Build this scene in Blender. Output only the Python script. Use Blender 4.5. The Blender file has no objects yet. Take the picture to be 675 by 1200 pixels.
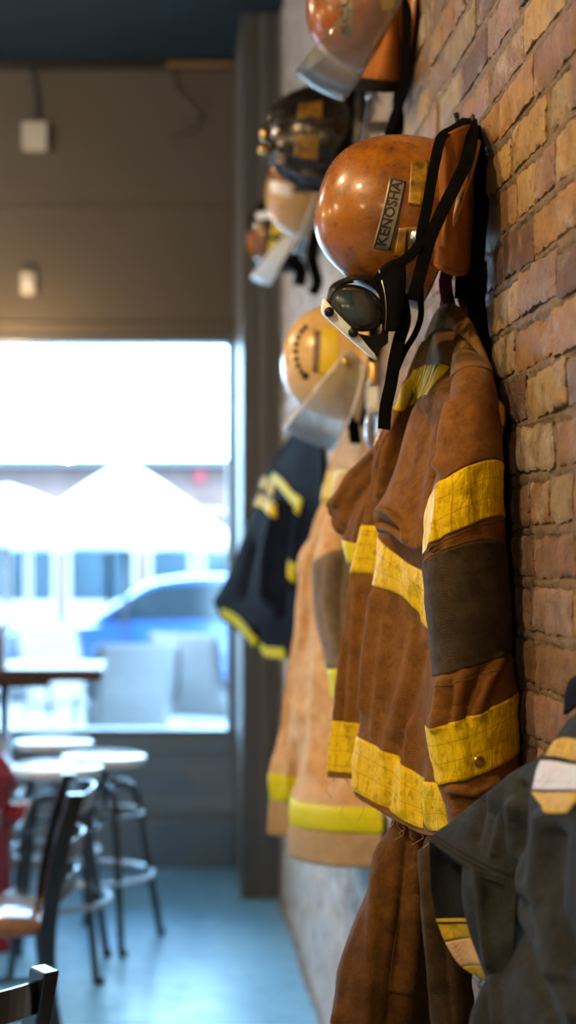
import bpy, bmesh, math, random
import numpy as np
from mathutils import Vector, Matrix
random.seed(7); rng = np.random.default_rng(7)
S = bpy.context.scene
COL = S.collection
PI = math.pi
# ---------------------------------------------------------------- frame of the place
# X to the right (brick wall at X=0), Y away from the camera, Z up; metres.
F, VX, VY = 1666.7, 190.0, 640.0
CX, CZ = -0.54, 1.60
def P(px, py, Y):
    """photo pixel at a real distance Y -> a point of the room"""
    return np.array([CX + (px - VX) / F * Y, Y, CZ + (VY - py) / F * Y])
def PP(seq): return [P(*q) for q in seq]
# ---------------------------------------------------------------- materials
MATS = {}
class NT:
    def __init__(s, name):
        s.m = bpy.data.materials.new(name); s.m.use_nodes = True
        s.t = s.m.node_tree; s.n = s.t.nodes; s.l = s.t.links
        s.b = s.n['Principled BSDF']; s.out = s.n['Material Output']
        MATS[name] = s.m
    def new(s, typ, **kw):
        n = s.n.new(typ)
        for k, v in kw.items(): setattr(n, k, v)
        return n
    def link(s, a, b): s.l.new(a, b)
    def coord(s, scale=(1, 1, 1), kind='Object'):
        tc = s.new('ShaderNodeTexCoord'); mp = s.new('ShaderNodeMapping')
        s.link(tc.outputs[kind], mp.inputs[0]); mp.inputs['Scale'].default_value = scale
        return mp.outputs[0]
    def noise(s, vec, scale, detail=4, rough=.55, dist=0):
        n = s.new('ShaderNodeTexNoise'); s.link(vec, n.inputs['Vector'])
        n.inputs['Scale'].default_value = scale; n.inputs['Detail'].default_value = detail
        n.inputs['Roughness'].default_value = rough; n.inputs['Distortion'].default_value = dist
        return n.outputs['Fac']
    def ramp(s, fac, stops, interp='LINEAR'):
        r = s.new('ShaderNodeValToRGB'); s.link(fac, r.inputs[0]); cr = r.color_ramp; cr.interpolation = interp
        while len(cr.elements) < len(stops): cr.elements.new(.5)
        for e, (p, c) in zip(cr.elements, stops):
            e.position = p; e.color = (c, c, c, 1) if isinstance(c, (int, float)) else (*c, 1)
        return r.outputs[0]
    def mix(s, fac, a, b, mode='MIX'):
        m = s.new('ShaderNodeMix', data_type='RGBA', blend_type=mode)
        for sock, v in ((m.inputs[0], fac), (m.inputs[6], a), (m.inputs[7], b)):
            if hasattr(v, 'is_output') or isinstance(v, bpy.types.NodeSocket): s.link(v, sock)
            elif isinstance(v, (int, float)): sock.default_value = v
            else: sock.default_value = (*v, 1)
        return m.outputs[2]
    def math(s, op, a, b=0.0):
        m = s.new('ShaderNodeMath', operation=op)
        for sock, v in ((m.inputs[0], a), (m.inputs[1], b)):
            if isinstance(v, bpy.types.NodeSocket): s.link(v, sock)
            else: sock.default_value = v
        return m.outputs[0]
    def bump(s, h, strength=.3, dist=.002, normal=None):
        b = s.new('ShaderNodeBump'); s.link(h, b.inputs['Height'])
        b.inputs['Strength'].default_value = strength; b.inputs['Distance'].default_value = dist
        if normal is not None: s.link(normal, b.inputs['Normal'])
        return b.outputs[0]
    def set(s, **kw):
        for k, v in kw.items():
            k = k.replace('_', ' ')
            i = s.b.inputs[k]
            if isinstance(v, bpy.types.NodeSocket): s.link(v, i)
            elif isinstance(v, tuple) and len(v) == 3 and i.type == 'RGBA': i.default_value = (*v, 1)
            else: i.default_value = v
        return s.m

def plain(name, col, rough=.5, metal=0, var=.15, scale=12, bump=.0, **kw):
    t = NT(name); v = t.coord()
    n = t.noise(v, scale)
    c = t.ramp(n, [(.3, tuple(x * (1 - var) for x in col)), (.7, tuple(min(1, x * (1 + var)) for x in col))])
    t.set(Base_Color=c, Roughness=rough, Metallic=metal, **kw)
    if bump: t.set(Normal=t.bump(t.noise(v, scale * 6), bump, .002))
    return t.m

def canvas(name, col, worn, dark, weave=900, rough=.92, wornamt=.62, bump=.35):
    """heavy cotton canvas: twill weave, rubbed pale patches, grime"""
    t = NT(name); v = t.coord()
    big = t.noise(v, 5.5, 6, .62)
    mid = t.noise(v, 26, 6, .72, .4)
    fine = t.noise(v, 160, 3, .6)
    c = t.mix(t.ramp(big, [(.36, 0), (wornamt, 1)]), col, worn)
    c = t.mix(t.ramp(mid, [(.38, .6), (.56, 0)]), c, dark)
    c = t.mix(t.ramp(fine, [(.35, .35), (.65, 0)]), c, dark)
    w1 = t.new('ShaderNodeTexWave', wave_type='BANDS', bands_direction='DIAGONAL'); t.link(v, w1.inputs[0])
    w1.inputs['Scale'].default_value = weave / 6.0; w1.inputs['Distortion'].default_value = 2.5; w1.inputs['Detail'].default_value = 1
    h = t.math('ADD', t.math('MULTIPLY', w1.outputs['Fac'], .25), t.math('ADD', t.math('MULTIPLY', fine, .5), t.math('MULTIPLY', mid, 1.6)))
    t.set(Base_Color=c, Roughness=rough, Normal=t.bump(h, bump, .004), Sheen_Weight=.04 if max(col) > .1 else .015, Sheen_Roughness=.5, Specular_IOR_Level=.12 if max(col) > .1 else .1)
    return t.m

def trim_tape(name, col, dirt, cell=(36, 36, 36), dirtlo=.52):
    """retroreflective garment tape, quilted grid, grubby"""
    t = NT(name); v = t.coord()
    n1 = t.noise(v, 9, 6, .7); n2 = t.noise(v, 55, 5, .65); n3 = t.noise(v, 240, 2, .5)
    c = t.mix(t.ramp(n1, [(.35, 0), (.75, .55)]), col, tuple(min(1, x * 1.1 + .004) for x in col))
    c = t.mix(t.ramp(n2, [(dirtlo, 0), (dirtlo + .16, .75)]), c, dirt)
    c = t.mix(t.ramp(n3, [(.55, 0), (.75, .35)]), c, dirt)
    uv = t.new('ShaderNodeUVMap'); sp = t.new('ShaderNodeSeparateXYZ'); t.link(uv.outputs[0], sp.inputs[0])
    def lines(o, k, w):
        fr = t.math('FRACT', t.math('MULTIPLY', o, k)); a = t.math('ABSOLUTE', t.math('SUBTRACT', fr, .5))
        return t.math('GREATER_THAN', a, .5 - w)
    g = t.math('MAXIMUM', lines(sp.outputs[0], cell[0], .028), lines(sp.outputs[1], cell[1], .028))
    c = t.mix(t.math('MULTIPLY', g, .55), c, dirt)
    wr = t.noise(t.coord((1, 1, .35)), 38, 4, .6, .8)
    h = t.math('SUBTRACT', t.math('ADD', t.math('MULTIPLY', wr, 2.2), t.math('MULTIPLY', n2, .5)), t.math('MULTIPLY', g, .25))
    t.set(Base_Color=c, Roughness=t.ramp(n2, [(.4, .5), (.7, .75)]), Normal=t.bump(h, .65, .006), Specular_IOR_Level=.06)
    return t.m

def shell_mat(name, col, scuff, rough=.22, amt=.6, spot=(.05, .02, .01)):
    t = NT(name); v = t.coord()
    n1 = t.noise(v, 11, 8, .75); n2 = t.noise(v, 40, 7, .78); n3 = t.noise(v, 130, 3, .6)
    c = t.mix(t.ramp(n1, [(.40, 0), (.62, amt)]), col, scuff)
    c = t.mix(t.ramp(n2, [(.53, 0), (.68, .85)]), c, spot)
    c = t.mix(t.ramp(n3, [(.64, 0), (.72, .7)]), c, spot)
    t.set(Base_Color=c, Roughness=t.ramp(n2, [(.35, rough), (.7, rough + .25)]), Coat_Weight=.35, Coat_Roughness=.12,
          Normal=t.bump(t.math('ADD', n2, t.math('MULTIPLY', n1, .6)), .12, .003))
    return t.m

def clear_mat(name, tint=(.9, .95, .95), haze=.12, gl=.35, rough=.08):
    t = NT(name); v = t.coord()
    tr = t.new('ShaderNodeBsdfTransparent'); tr.inputs[0].default_value = (*tint, 1)
    g = t.new('ShaderNodeBsdfGlossy'); g.inputs['Roughness'].default_value = rough
    d = t.new('ShaderNodeBsdfDiffuse'); d.inputs[0].default_value = (.75, .8, .82, 1)
    tl = t.new('ShaderNodeBsdfTranslucent'); tl.inputs[0].default_value = (.75, .8, .82, 1)
    a = t.new('ShaderNodeAddShader'); 
    m0 = t.new('ShaderNodeMixShader'); m0.inputs[0].default_value = .7; t.link(d.outputs[0], m0.inputs[1]); t.link(tl.outputs[0], m0.inputs[2])
    m1 = t.new('ShaderNodeMixShader'); t.link(tr.outputs[0], m1.inputs[1]); t.link(m0.outputs[0], m1.inputs[2])
    t.link(t.ramp(t.noise(v, 30, 6, .7), [(.35, haze * .5), (.75, min(1, haze * 1.6))]), m1.inputs[0])
    fr = t.new('ShaderNodeFresnel'); fr.inputs[0].default_value = 1.5
    m2 = t.new('ShaderNodeMixShader'); t.link(t.math('MULTIPLY', fr.outputs[0], gl * 3), m2.inputs[0])
    t.link(m1.outputs[0], m2.inputs[1]); t.link(g.outputs[0], m2.inputs[2])
    t.link(m2.outputs[0], t.out.inputs[0])
    return t.m

canvas('canvas_brown', (.175, .068, .0095), (.235, .105, .024), (.085, .031, .006))
canvas('canvas_yoke', (.170, .083, .019), (.23, .130, .042), (.095, .045, .012))
canvas('canvas_trouser', (.105, .042, .008), (.15, .068, .015), (.042, .017, .006))
canvas('canvas_olive', (.045, .026, .012), (.065, .04, .02), (.022, .012, .006))
canvas('elbow_patch', (.046, .033, .018), (.080, .058, .033), (.022, .014, .007))
canvas('canvas_tan', (.62, .34, .14), (.74, .50, .27), (.44, .22, .08))
canvas('canvas_khaki', (.42, .27, .13), (.46, .31, .16), (.30, .18, .08))
canvas('tan_elbow_patch', (.20, .15, .10), (.28, .21, .14), (.13, .09, .05))
canvas('canvas_navy', (.0035, .0055, .014), (.007, .010, .022), (.002, .003, .006))
canvas('canvas_charcoal', (.024, .026, .025), (.040, .043, .042), (.013, .013, .013), bump=.2)
canvas('lining_black', (.006, .006, .007), (.010, .010, .011), (.003, .003, .003))
trim_tape('tape_yellow', (.74, .50, .004), (.32, .18, .005))
trim_tape('tape_lime', (.66, .58, .006), (.42, .34, .02), dirtlo=.6)
trim_tape('tape_gold', (.54, .34, .012), (.24, .12, .01))
trim_tape('tape_silver', (.60, .60, .66), (.42, .40, .38), dirtlo=.62)
trim_tape('letters_yellow', (.95, .64, .01), (.40, .26, .03), cell=(1, 1, 1))
shell_mat('shell_orange', (.35, .122, .006), (.13, .042, .005), amt=1.0, spot=(.030, .013, .004))
shell_mat('shell_orange_dark', (.34, .095, .007), (.18, .05, .007))
shell_mat('shell_cream', (.78, .52, .22), (.66, .40, .15), amt=.5, spot=(.45, .25, .10))
shell_mat('shell_tan', (.60, .33, .10), (.70, .45, .2), amt=.5, spot=(.3, .15, .05))
shell_mat('shell_black', (.010, .009, .008), (.035, .02, .01), rough=.15, amt=.5)
plain('curtain_orange', (.29, .092, .006), .75, var=.3, scale=18, bump=.3)
plain('webbing_black', (.003, .0029, .003), .85, var=.3, scale=60, bump=.25, Specular_IOR_Level=.03)
plain('rubber_black', (.005, .005, .006), .38, var=.25, scale=20, Specular_IOR_Level=.3)
plain('strap_crimson', (.20, .012, .045), .7, var=.2, scale=40)
plain('sticker_yellow', (.80, .56, .02), .35, var=.08)
plain('sticker_gold', (.26, .135, .012), .4, var=.75, scale=55)
plain('sticker_faded', (.42, .22, .02), .4, var=.5, scale=60)
plain('sticker_silver', (.25, .20, .145), .38, metal=.3, var=.25, scale=60)
plain('shell_glass', (.92, .96, 1.0), .12, var=.02, Transmission_Weight=.75)
plain('lens_reflection', (.030, .055, .070), .25, var=.6, scale=40)  # disc behind the lens; its blue stands in for the lens reflection
plain('print_black', (.008, .008, .009), .5, var=.2)
plain('print_brown', (.17, .10, .055), .5, var=.4, scale=80)
plain('shield_white', (.86, .92, .96), .18, var=.05)
plain('paint_white', (.78, .80, .82), .35, var=.04)
plain('chrome', (.75, .77, .80), .18, metal=1, var=.05)
plain('steel_dull', (.42, .44, .47), .35, metal=1, var=.15)
plain('brass', (.58, .36, .12), .3, metal=1, var=.15)
plain('metal_black', (.012, .012, .013), .25, var=.2, Coat_Weight=.5)
plain('seat_wood', (.30, .15, .07), .22, var=.25, scale=8, Coat_Weight=.6)
plain('seat_pale', (.78, .74, .70), .2, var=.1, scale=8, Coat_Weight=.8)
plain('table_wood', (.085, .036, .016), .35, var=.35, scale=7)
plain('caddy_wood', (.15, .055, .02), .5, var=.3, scale=9)
plain('hydrant_red', (.36, .010, .018), .3, var=.2, Coat_Weight=.5)
plain('thread', (.45, .24, .10), .9)
plain('cable_grey', (.10, .09, .08), .6)
plain('box_beige', (.55, .50, .42), .5, var=.06)
plain('paint_taupe', (.110, .090, .069), .45, var=.05, scale=2.2, bump=.05)
plain('paint_trim', (.112, .108, .100), .40, var=.05, scale=2.2)
plain('paint_cool_lit', (.20, .25, .285), .40, var=.06, scale=2.5)  # same taupe paint, with cool light off the floor mixed into the colour
plain('frame_alu', (.20, .22, .24), .3, metal=.6, var=.05)
plain('ceiling_navy', (.004, .024, .042), .6, var=.25, scale=1.5)
plain('ledge_dark', (.012, .010, .009), .6)
plain('ledge_wood', (.24, .13, .06), .6)
plain('plaster', (.20, .18, .155), .7, var=.08, scale=2)
plain('asphalt', (.14, .14, .15), .8, var=.1, scale=3)
plain('paving', (.20, .20, .20), .8, var=.1, scale=2)
plain('facade_brick', (.13, .075, .065), .8, var=.25, scale=3)
plain('facade_cream', (.30, .26, .23), .7, var=.08)
plain('facade_dark', (.06, .065, .08), .6, var=.1)
plain('facade_glass', (.030, .055, .075), .12, var=.3, scale=1)
plain('sign_red', (.35, .02, .03), .5)
plain('canopy_white', (.55, .56, .56), .8, var=.03)
plain('canopy_teal', (.05, .30, .30), .8, var=.1)
plain('car_blue', (.008, .055, .20), .2, var=.1, Coat_Weight=1.0)
plain('car_white', (.75, .76, .78), .25, var=.03, Coat_Weight=1.0)
plain('car_glass', (.012, .022, .03), .08)
plain('tyre', (.01, .01, .01), .8)
plain('sling_grey', (.17, .165, .17), .8, var=.08, scale=30)
plain('patio_metal', (.02, .022, .03), .4)
clear_mat('lens_clear', (.75, .85, .88), .10, .8, .04)
clear_mat('shell_milky', (.9, .95, 1.0), .85, .3, .1)
clear_mat('visor_smoky', (.86, .82, .74), .16, .25, .10)
clear_mat('visor_milky', (.92, .95, .97), .22, .25, .10)
t = NT('window_glass')
tr = t.new('ShaderNodeBsdfTransparent'); tr.inputs[0].default_value = (.97, .985, .98, 1)
gl = t.new('ShaderNodeBsdfGlossy'); gl.inputs['Roughness'].default_value = .02
fr = t.new('ShaderNodeFresnel'); fr.inputs[0].default_value = 1.45
mx = t.new('ShaderNodeMixShader'); t.link(fr.outputs[0], mx.inputs[0]); t.link(tr.outputs[0], mx.inputs[1]); t.link(gl.outputs[0], mx.inputs[2]); t.link(mx.outputs[0], t.out.inputs[0])
# floor: sealed blue-grey concrete
t = NT('floor_concrete'); v = t.coord()
n1 = t.noise(v, 1.3, 5, .6, .6); n2 = t.noise(v, 9, 5, .65)
c = t.mix(t.ramp(n1, [(.38, 0), (.66, 1)]), (.15, .42, .68), (.22, .52, .78))
c = t.mix(t.ramp(n2, [(.55, 0), (.72, .45)]), c, (.06, .19, .30))
t.set(Base_Color=c, Roughness=t.ramp(n2, [(.35, .28), (.7, .5)]), Normal=t.bump(n2, .08, .004), Coat_Weight=.1, Coat_Roughness=.2)
# brick: colour of each brick is stored on the mesh
t = NT('brick_wall'); v = t.coord()
at = t.new('ShaderNodeAttribute', attribute_name='Col'); fa = t.new('ShaderNodeAttribute', attribute_name='face')
n1 = t.noise(v, 22, 8, .72); n2 = t.noise(v, 110, 5, .7); n3 = t.noise(v, 6, 5, .6, 1.0)
c = t.mix(t.ramp(n1, [(.40, .70), (.56, 0)]), at.outputs['Color'], t.mix(1.0, at.outputs['Color'], (.50, .42, .38), 'MULTIPLY'))
c = t.mix(t.ramp(n2, [(.60, 0), (.70, .75)]), c, (.035, .022, .015))
bl = t.math('MULTIPLY', t.ramp(t.noise(v, 13, 7, .75, .8), [(.48, 0), (.66, .85)]), t.math('MULTIPLY', t.ramp(n3, [(.45, 0), (.62, 1)]), fa.outputs['Fac']))
c = t.mix(bl, c, (.50, .42, .37))
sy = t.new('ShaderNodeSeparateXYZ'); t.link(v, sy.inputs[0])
lime = t.math('MULTIPLY', t.ramp(t.math('MULTIPLY', sy.outputs[1], .14), [(.36, 0), (.60, 1)]), t.ramp(t.noise(v, 9, 6, .7), [(.34, .15), (.56, .92)]))  # share of whitish colour grows with distance along the wall
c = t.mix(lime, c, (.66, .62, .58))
pit = t.ramp(t.noise(v, 75, 3, .8), [(.58, 0), (.70, 1)])
c = t.mix(t.math('MULTIPLY', pit, .6), c, (.05, .028, .014))
h = t.math('SUBTRACT', t.math('ADD', t.math('MULTIPLY', n1, 1.3), t.math('MULTIPLY', n2, .8)), t.math('MULTIPLY', pit, .5))
t.set(Base_Color=c, Roughness=t.ramp(n1, [(.3, .42), (.7, .72)]), Normal=t.bump(h, .75, .009), Specular_IOR_Level=.5, Sheen_Weight=.12, Sheen_Roughness=.4)

# ---------------------------------------------------------------- object helpers
def link(name, me, mat, parent=None, smooth=True):
    o = bpy.data.objects.new(name, me); COL.objects.link(o)
    if mat is not None: me.materials.append(MATS[mat] if isinstance(mat, str) else mat)
    if smooth and len(me.polygons): me.polygons.foreach_set('use_smooth', [True] * len(me.polygons))
    if parent is not None:
        o.parent = parent
        if any(abs(c) > 1e-9 for c in parent.location): o.matrix_parent_inverse = Matrix.Translation(parent.location).inverted()
    return o
class MB:
    """collects shapes into one mesh"""
    def __init__(s): s.v = []; s.f = []; s.uv = {}
    def add(s, v, f):
        k = len(s.v); s.v += [tuple(map(float, q)) for q in v]; s.f += [tuple(i + k for i in q) for q in f]; return s
    def grid(s, G, closed=False, capends=False, flip=False):
        nv, nu = G.shape[:2]; k = len(s.v)
        s.v += [tuple(map(float, q)) for q in G.reshape(-1, 3)]
        for i in range(nv - 1):
            for j in range(nu if closed else nu - 1):
                a = i * nu + j; b = i * nu + (j + 1) % nu; q = (k + a, k + b, k + b + nu, k + a + nu)
                s.f.append(q[::-1] if flip else q)
        if capends and closed:
            r0 = tuple(k + j for j in range(nu)); r1 = tuple(k + (nv - 1) * nu + j for j in range(nu))
            s.f.append(r0 if flip else r0[::-1]); s.f.append(r1[::-1] if flip else r1)
        return s
    def box(s, lo, hi, M=None):
        x0, y0, z0 = lo; x1, y1, z1 = hi
        v = [(x0, y0, z0), (x1, y0, z0), (x1, y1, z0), (x0, y1, z0), (x0, y0, z1), (x1, y0, z1), (x1, y1, z1), (x0, y1, z1)]
        if M is not None: v = [tuple(M @ Vector(q)) for q in v]
        return s.add(v, [(3, 2, 1, 0), (4, 5, 6, 7), (0, 1, 5, 4), (1, 2, 6, 5), (2, 3, 7, 6), (3, 0, 4, 7)])
    def tube(s, pts, r, n=10, closed=False, cap=True):
        pts = [np.array(p, float) for p in pts]; K = len(pts)
        R = r if hasattr(r, '__len__') else [r] * K
        rows = []; up = None
        for i, p in enumerate(pts):
            a = pts[(i - 1) % K] if (closed or i > 0) else p; b = pts[(i + 1) % K] if (closed or i < K - 1) else p
            t = b - a; t = t / (np.linalg.norm(t) + 1e-12)
            if up is None: up = np.array([0, 0, 1.]) if abs(t[2]) < .9 else np.array([1., 0, 0])
            x = np.cross(up, t); x /= np.linalg.norm(x) + 1e-12; y = np.cross(t, x); up = y
            rows.append([p + R[i] * (math.cos(2 * PI * k / n) * x + math.sin(2 * PI * k / n) * y) for k in range(n)])
        if closed: rows.append(rows[0])
        return s.grid(np.array(rows), True, cap and not closed)
    def lathe(s, prof, origin, n=24, axis=(0, 0, 1)):
        """prof: (radius, height)"""
        ax = Vector(axis).normalized(); q = Vector((0, 0, 1)).rotation_difference(ax).to_matrix(); o = Vector(origin)
        rows = [[tuple(o + q @ Vector((r * math.cos(2 * PI * k / n), r * math.sin(2 * PI * k / n), h))) for k in range(n)] for r, h in prof]
        return s.grid(np.array(rows), True, True)
    def ball(s, c, r, n=12, m=8):
        c = np.array(c); r = np.array(r if hasattr(r, '__len__') else (r, r, r))
        rows = [[c + r * np.array([math.sin(PI * i / m) * math.cos(2 * PI * k / n), math.sin(PI * i / m) * math.sin(2 * PI * k / n), -math.cos(PI * i / m)]) for k in range(n)] for i in range(m + 1)]
        rows[0] = [rows[0][0] + 1e-5 * (q - rows[0][0]) for q in rows[1]]; rows[-1] = [rows[-1][0] + 1e-5 * (q - rows[-1][0]) for q in rows[-2]]
        return s.grid(np.array(rows), True, True)
    def ribbon(s, pts, w, th, nrm):
        """flat strap along pts, width w, thickness th; nrm = way the flat side faces (one or per point)"""
        pts = [np.array(p, float) for p in pts]; K = len(pts); W = w if hasattr(w, '__len__') else [w] * K; rows = []
        nn = nrm if isinstance(nrm, list) else [nrm] * K
        for i, p in enumerate(pts):
            t = pts[min(i + 1, K - 1)] - pts[max(i - 1, 0)]; t /= np.linalg.norm(t) + 1e-12
            x = np.cross(t, np.array(nn[i], float)); x /= np.linalg.norm(x) + 1e-12; z = np.cross(x, t)
            h = W[i] / 2
            rows.append([p + a * x + b * z for a, b in ((-h, -th / 2), (-h * .9, -th * .6), (h * .9, -th * .6), (h, -th / 2), (h, th / 2), (h * .9, th * .6), (-h * .9, th * .6), (-h, th / 2))])
        return s.grid(np.array(rows), True, True)
    def mesh(s, name):
        me = bpy.data.meshes.new(name); me.from_pydata(s.v, [], s.f); me.update()
        bm = bmesh.new(); bm.from_mesh(me); bmesh.ops.recalc_face_normals(bm, faces=bm.faces); bm.to_mesh(me); bm.free()
        return me
    def build(s, name, mat, parent=None, smooth=True, bevel=0, sharp=None, solid=0, sub=0):
        o = link(name, s.mesh(name), mat, parent, smooth)
        if bevel:
            m = o.modifiers.new('edge', 'BEVEL'); m.width = bevel; m.segments = 2; m.limit_method = 'ANGLE'
        if solid:
            m = o.modifiers.new('cloth', 'SOLIDIFY'); m.thickness = solid; m.offset = 0
        if sub:
            m = o.modifiers.new('round', 'SUBSURF'); m.levels = m.render_levels = sub
        if sharp is not None: o.data.set_sharp_from_angle(angle=sharp)
        return o
def thing(name, label, cat, loc=(0, 0, 0), group=None):
    o = bpy.data.objects.new(name, None); COL.objects.link(o); o.location = loc; o.empty_display_size = .05
    o['label'] = label; o['category'] = cat
    if group: o['group'] = group
    return o
def tag(o, label, cat, group=None):
    o['label'] = label; o['category'] = cat
    if group: o['group'] = group
    return o
def struct(o): o['kind'] = 'structure'; return o
# ---------------------------------------------------------------- curves and cloth sheets
def crom(A, n, closed=False):
    """Catmull-Rom through A along axis 0"""
    A = np.asarray(A, float); K = len(A)
    if K == 2 and not closed:
        t = np.linspace(0, 1, n).reshape((-1,) + (1,) * (A.ndim - 1)); return A[0] * (1 - t) + A[1] * t
    seg = K if closed else K - 1
    ts = np.linspace(0, seg, n, endpoint=not closed); out = []
    for t in ts:
        i = min(int(t), seg - 1); u = t - i
        g = (lambda k: A[k % K]) if closed else (lambda k: A[k] if 0 <= k < K else (2 * A[0] - A[1] if k < 0 else 2 * A[-1] - A[-2]))
        p0, p1, p2, p3 = g(i - 1), g(i), g(i + 1), g(i + 2)
        out.append(.5 * (2 * p1 + (p2 - p0) * u + (2 * p0 - 5 * p1 + 4 * p2 - p3) * u * u + (3 * p1 - p0 - 3 * p2 + p3) * u ** 3))
    return np.array(out)
def path(pts, n=40): return list(crom(np.array(pts), n))
_W = [(rng.normal(size=3), rng.uniform(0, 6.28)) for _ in range(14)]
def wob(G, freq, seed=0):
    o = np.zeros(G.shape[:-1])
    for k in range(7):
        d, ph = _W[(k + seed * 3) % 14]; o += np.sin(G @ (d * freq) + ph + seed * 1.7)
    return o / 4.0
def project(G):
    Y = np.maximum(G[..., 1], .05); return np.stack([VX + (G[..., 0] - CX) / Y * F, VY - (G[..., 2] - CZ) / Y * F], -1)
def segdist(Q, line):
    best = np.full(Q.shape[:-1], 1e9); L = np.array(line, float)
    for a, b in zip(L[:-1], L[1:]):
        d = b - a; t = np.clip(((Q - a) @ d) / (d @ d + 1e-9), 0, 1); e = Q - (a + t[..., None] * d)
        best = np.minimum(best, np.sqrt((e * e).sum(-1)))
    return best
class Sheet:
    """cloth surface through a table of control points rows x columns"""
    def __init__(s, ctrl, nv=60, nu=60, closed=False, folds=(), noise=(), outward=None):
        C = np.array(ctrl, float); s.R, s.C = C.shape[:2]; s.closed = closed
        A = crom(C, nv); A = crom(A.transpose(1, 0, 2), nu, closed).transpose(1, 0, 2); s.G = A
        s.outward = outward
        s.norm()
        for amp, fr, sd in noise: s.G = s.G + s.N * (amp * wob(s.G, fr, sd))[..., None]
        if folds:
            Q = project(s.G); D = np.zeros(Q.shape[:-1])
            for amp, wid, line in folds: D += amp * np.exp(-(segdist(Q, line) / wid) ** 2)
            vis = (s.N * (np.array([CX, 0, CZ]) - s.G)).sum(-1); D *= 1 / (1 + np.exp(-vis * 12))
            s.G = s.G + s.N * D[..., None]
        s.G[..., 0] = np.minimum(s.G[..., 0], -.010); s.norm()
    def norm(s):
        G = s.G
        dv = np.gradient(G, axis=0)
        du = (np.roll(G, -1, 1) - np.roll(G, 1, 1)) if s.closed else np.gradient(G, axis=1)
        N = np.cross(du, dv); N /= np.linalg.norm(N, axis=-1, keepdims=True) + 1e-12
        if s.closed: ref = G - G.mean(1, keepdims=True)
        else: ref = (np.array(s.outward) if s.outward is not None else np.array([CX, 0, CZ])) - G
        if (N * ref).sum() < 0: N = -N
        s.N = N
    def sample(s, r, c):
        """r, c: arrays of control indices (fractional)"""
        nv, nu = s.G.shape[:2]
        v = np.clip(np.asarray(r, float) * (nv - 1) / (s.R - 1), 0, nv - 1.0001)
        u = np.asarray(c, float) * (nu / s.C if s.closed else (nu - 1) / (s.C - 1))
        if not s.closed: u = np.clip(u, 0, nu - 1.0001)
        i = v.astype(int); j = np.floor(u).astype(int); a = (v - i)[..., None]; b = (u - j)[..., None]
        j0 = j % nu; j1 = (j + 1) % nu; i1 = np.minimum(i + 1, nv - 1)
        f = lambda T: (T[i, j0] * (1 - b) + T[i, j1] * b) * (1 - a) + (T[i1, j0] * (1 - b) + T[i1, j1] * b) * a
        return f(s.G), f(s.N)
    def patch(s, top, bot, n=60, m=14, off=.002, extra=None):
        """a strip of another cloth lying on the sheet; top and bot: lists of (row, col)"""
        T = crom(np.array(top, float), n); B = crom(np.array(bot, float), n); w = np.linspace(0, 1, m)[:, None, None]
        RC = T[None] * (1 - w) + B[None] * w; g, nn = s.sample(RC[..., 0], RC[..., 1])
        g = g + nn * off
        if extra is not None: g = g + nn * extra(g)[..., None]
        return g
def sheet_obj(name, mat, parent, grids, solid=.0035, offset=-1, sub=0):
    """grids: list of (G, closed); writes a UV map in metres"""
    mb = MB(); uvs = []
    for G, cl in grids:
        mb.grid(G, cl)
        du = np.linalg.norm(np.diff(G, axis=1), axis=-1).mean(0).cumsum(); dv = np.linalg.norm(np.diff(G, axis=0), axis=-1).mean(1).cumsum()
        U = np.concatenate([[0], du]); V = np.concatenate([[0], dv]); uvs += [(a, b) for b in V for a in U]
    me = bpy.data.meshes.new(name); me.from_pydata(mb.v, [], mb.f); me.update()
    uvl = me.uv_layers.new(name='UVMap')
    li = np.zeros(len(me.loops), int); me.loops.foreach_get('vertex_index', li)
    uvl.data.foreach_set('uv', np.array(uvs)[li].ravel())
    o = link(name, me, mat, parent)
    m = o.modifiers.new('cloth', 'SOLIDIFY'); m.thickness = solid; m.offset = 0
    if sub: m = o.modifiers.new('round', 'SUBSURF'); m.levels = m.render_levels = sub
    return o
def ring(L, R, Yc, hy, bow=0, n=14, sag=0, back=None):
    """one closed row of a sleeve or trouser leg: left and right pixel, centre distance, half depth"""
    out = []
    for k in range(n):
        a = PI - 2 * PI * k / n                      # k=0 left, then the near side, right, the far side
        cx = (L[0] + R[0]) / 2 + (R[0] - L[0]) / 2 * math.cos(a); cy = (L[1] + R[1]) / 2 + (R[1] - L[1]) / 2 * math.cos(a)
        out.append(P(cx, cy + bow * max(0, math.sin(a)) + sag * math.cos(2 * a), Yc - hy * math.sin(a)))
    return out
# ================================================================ THE ROOM
YB, XL, YR, ZC = 7.10, -6.0, -4.0, 4.02
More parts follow.
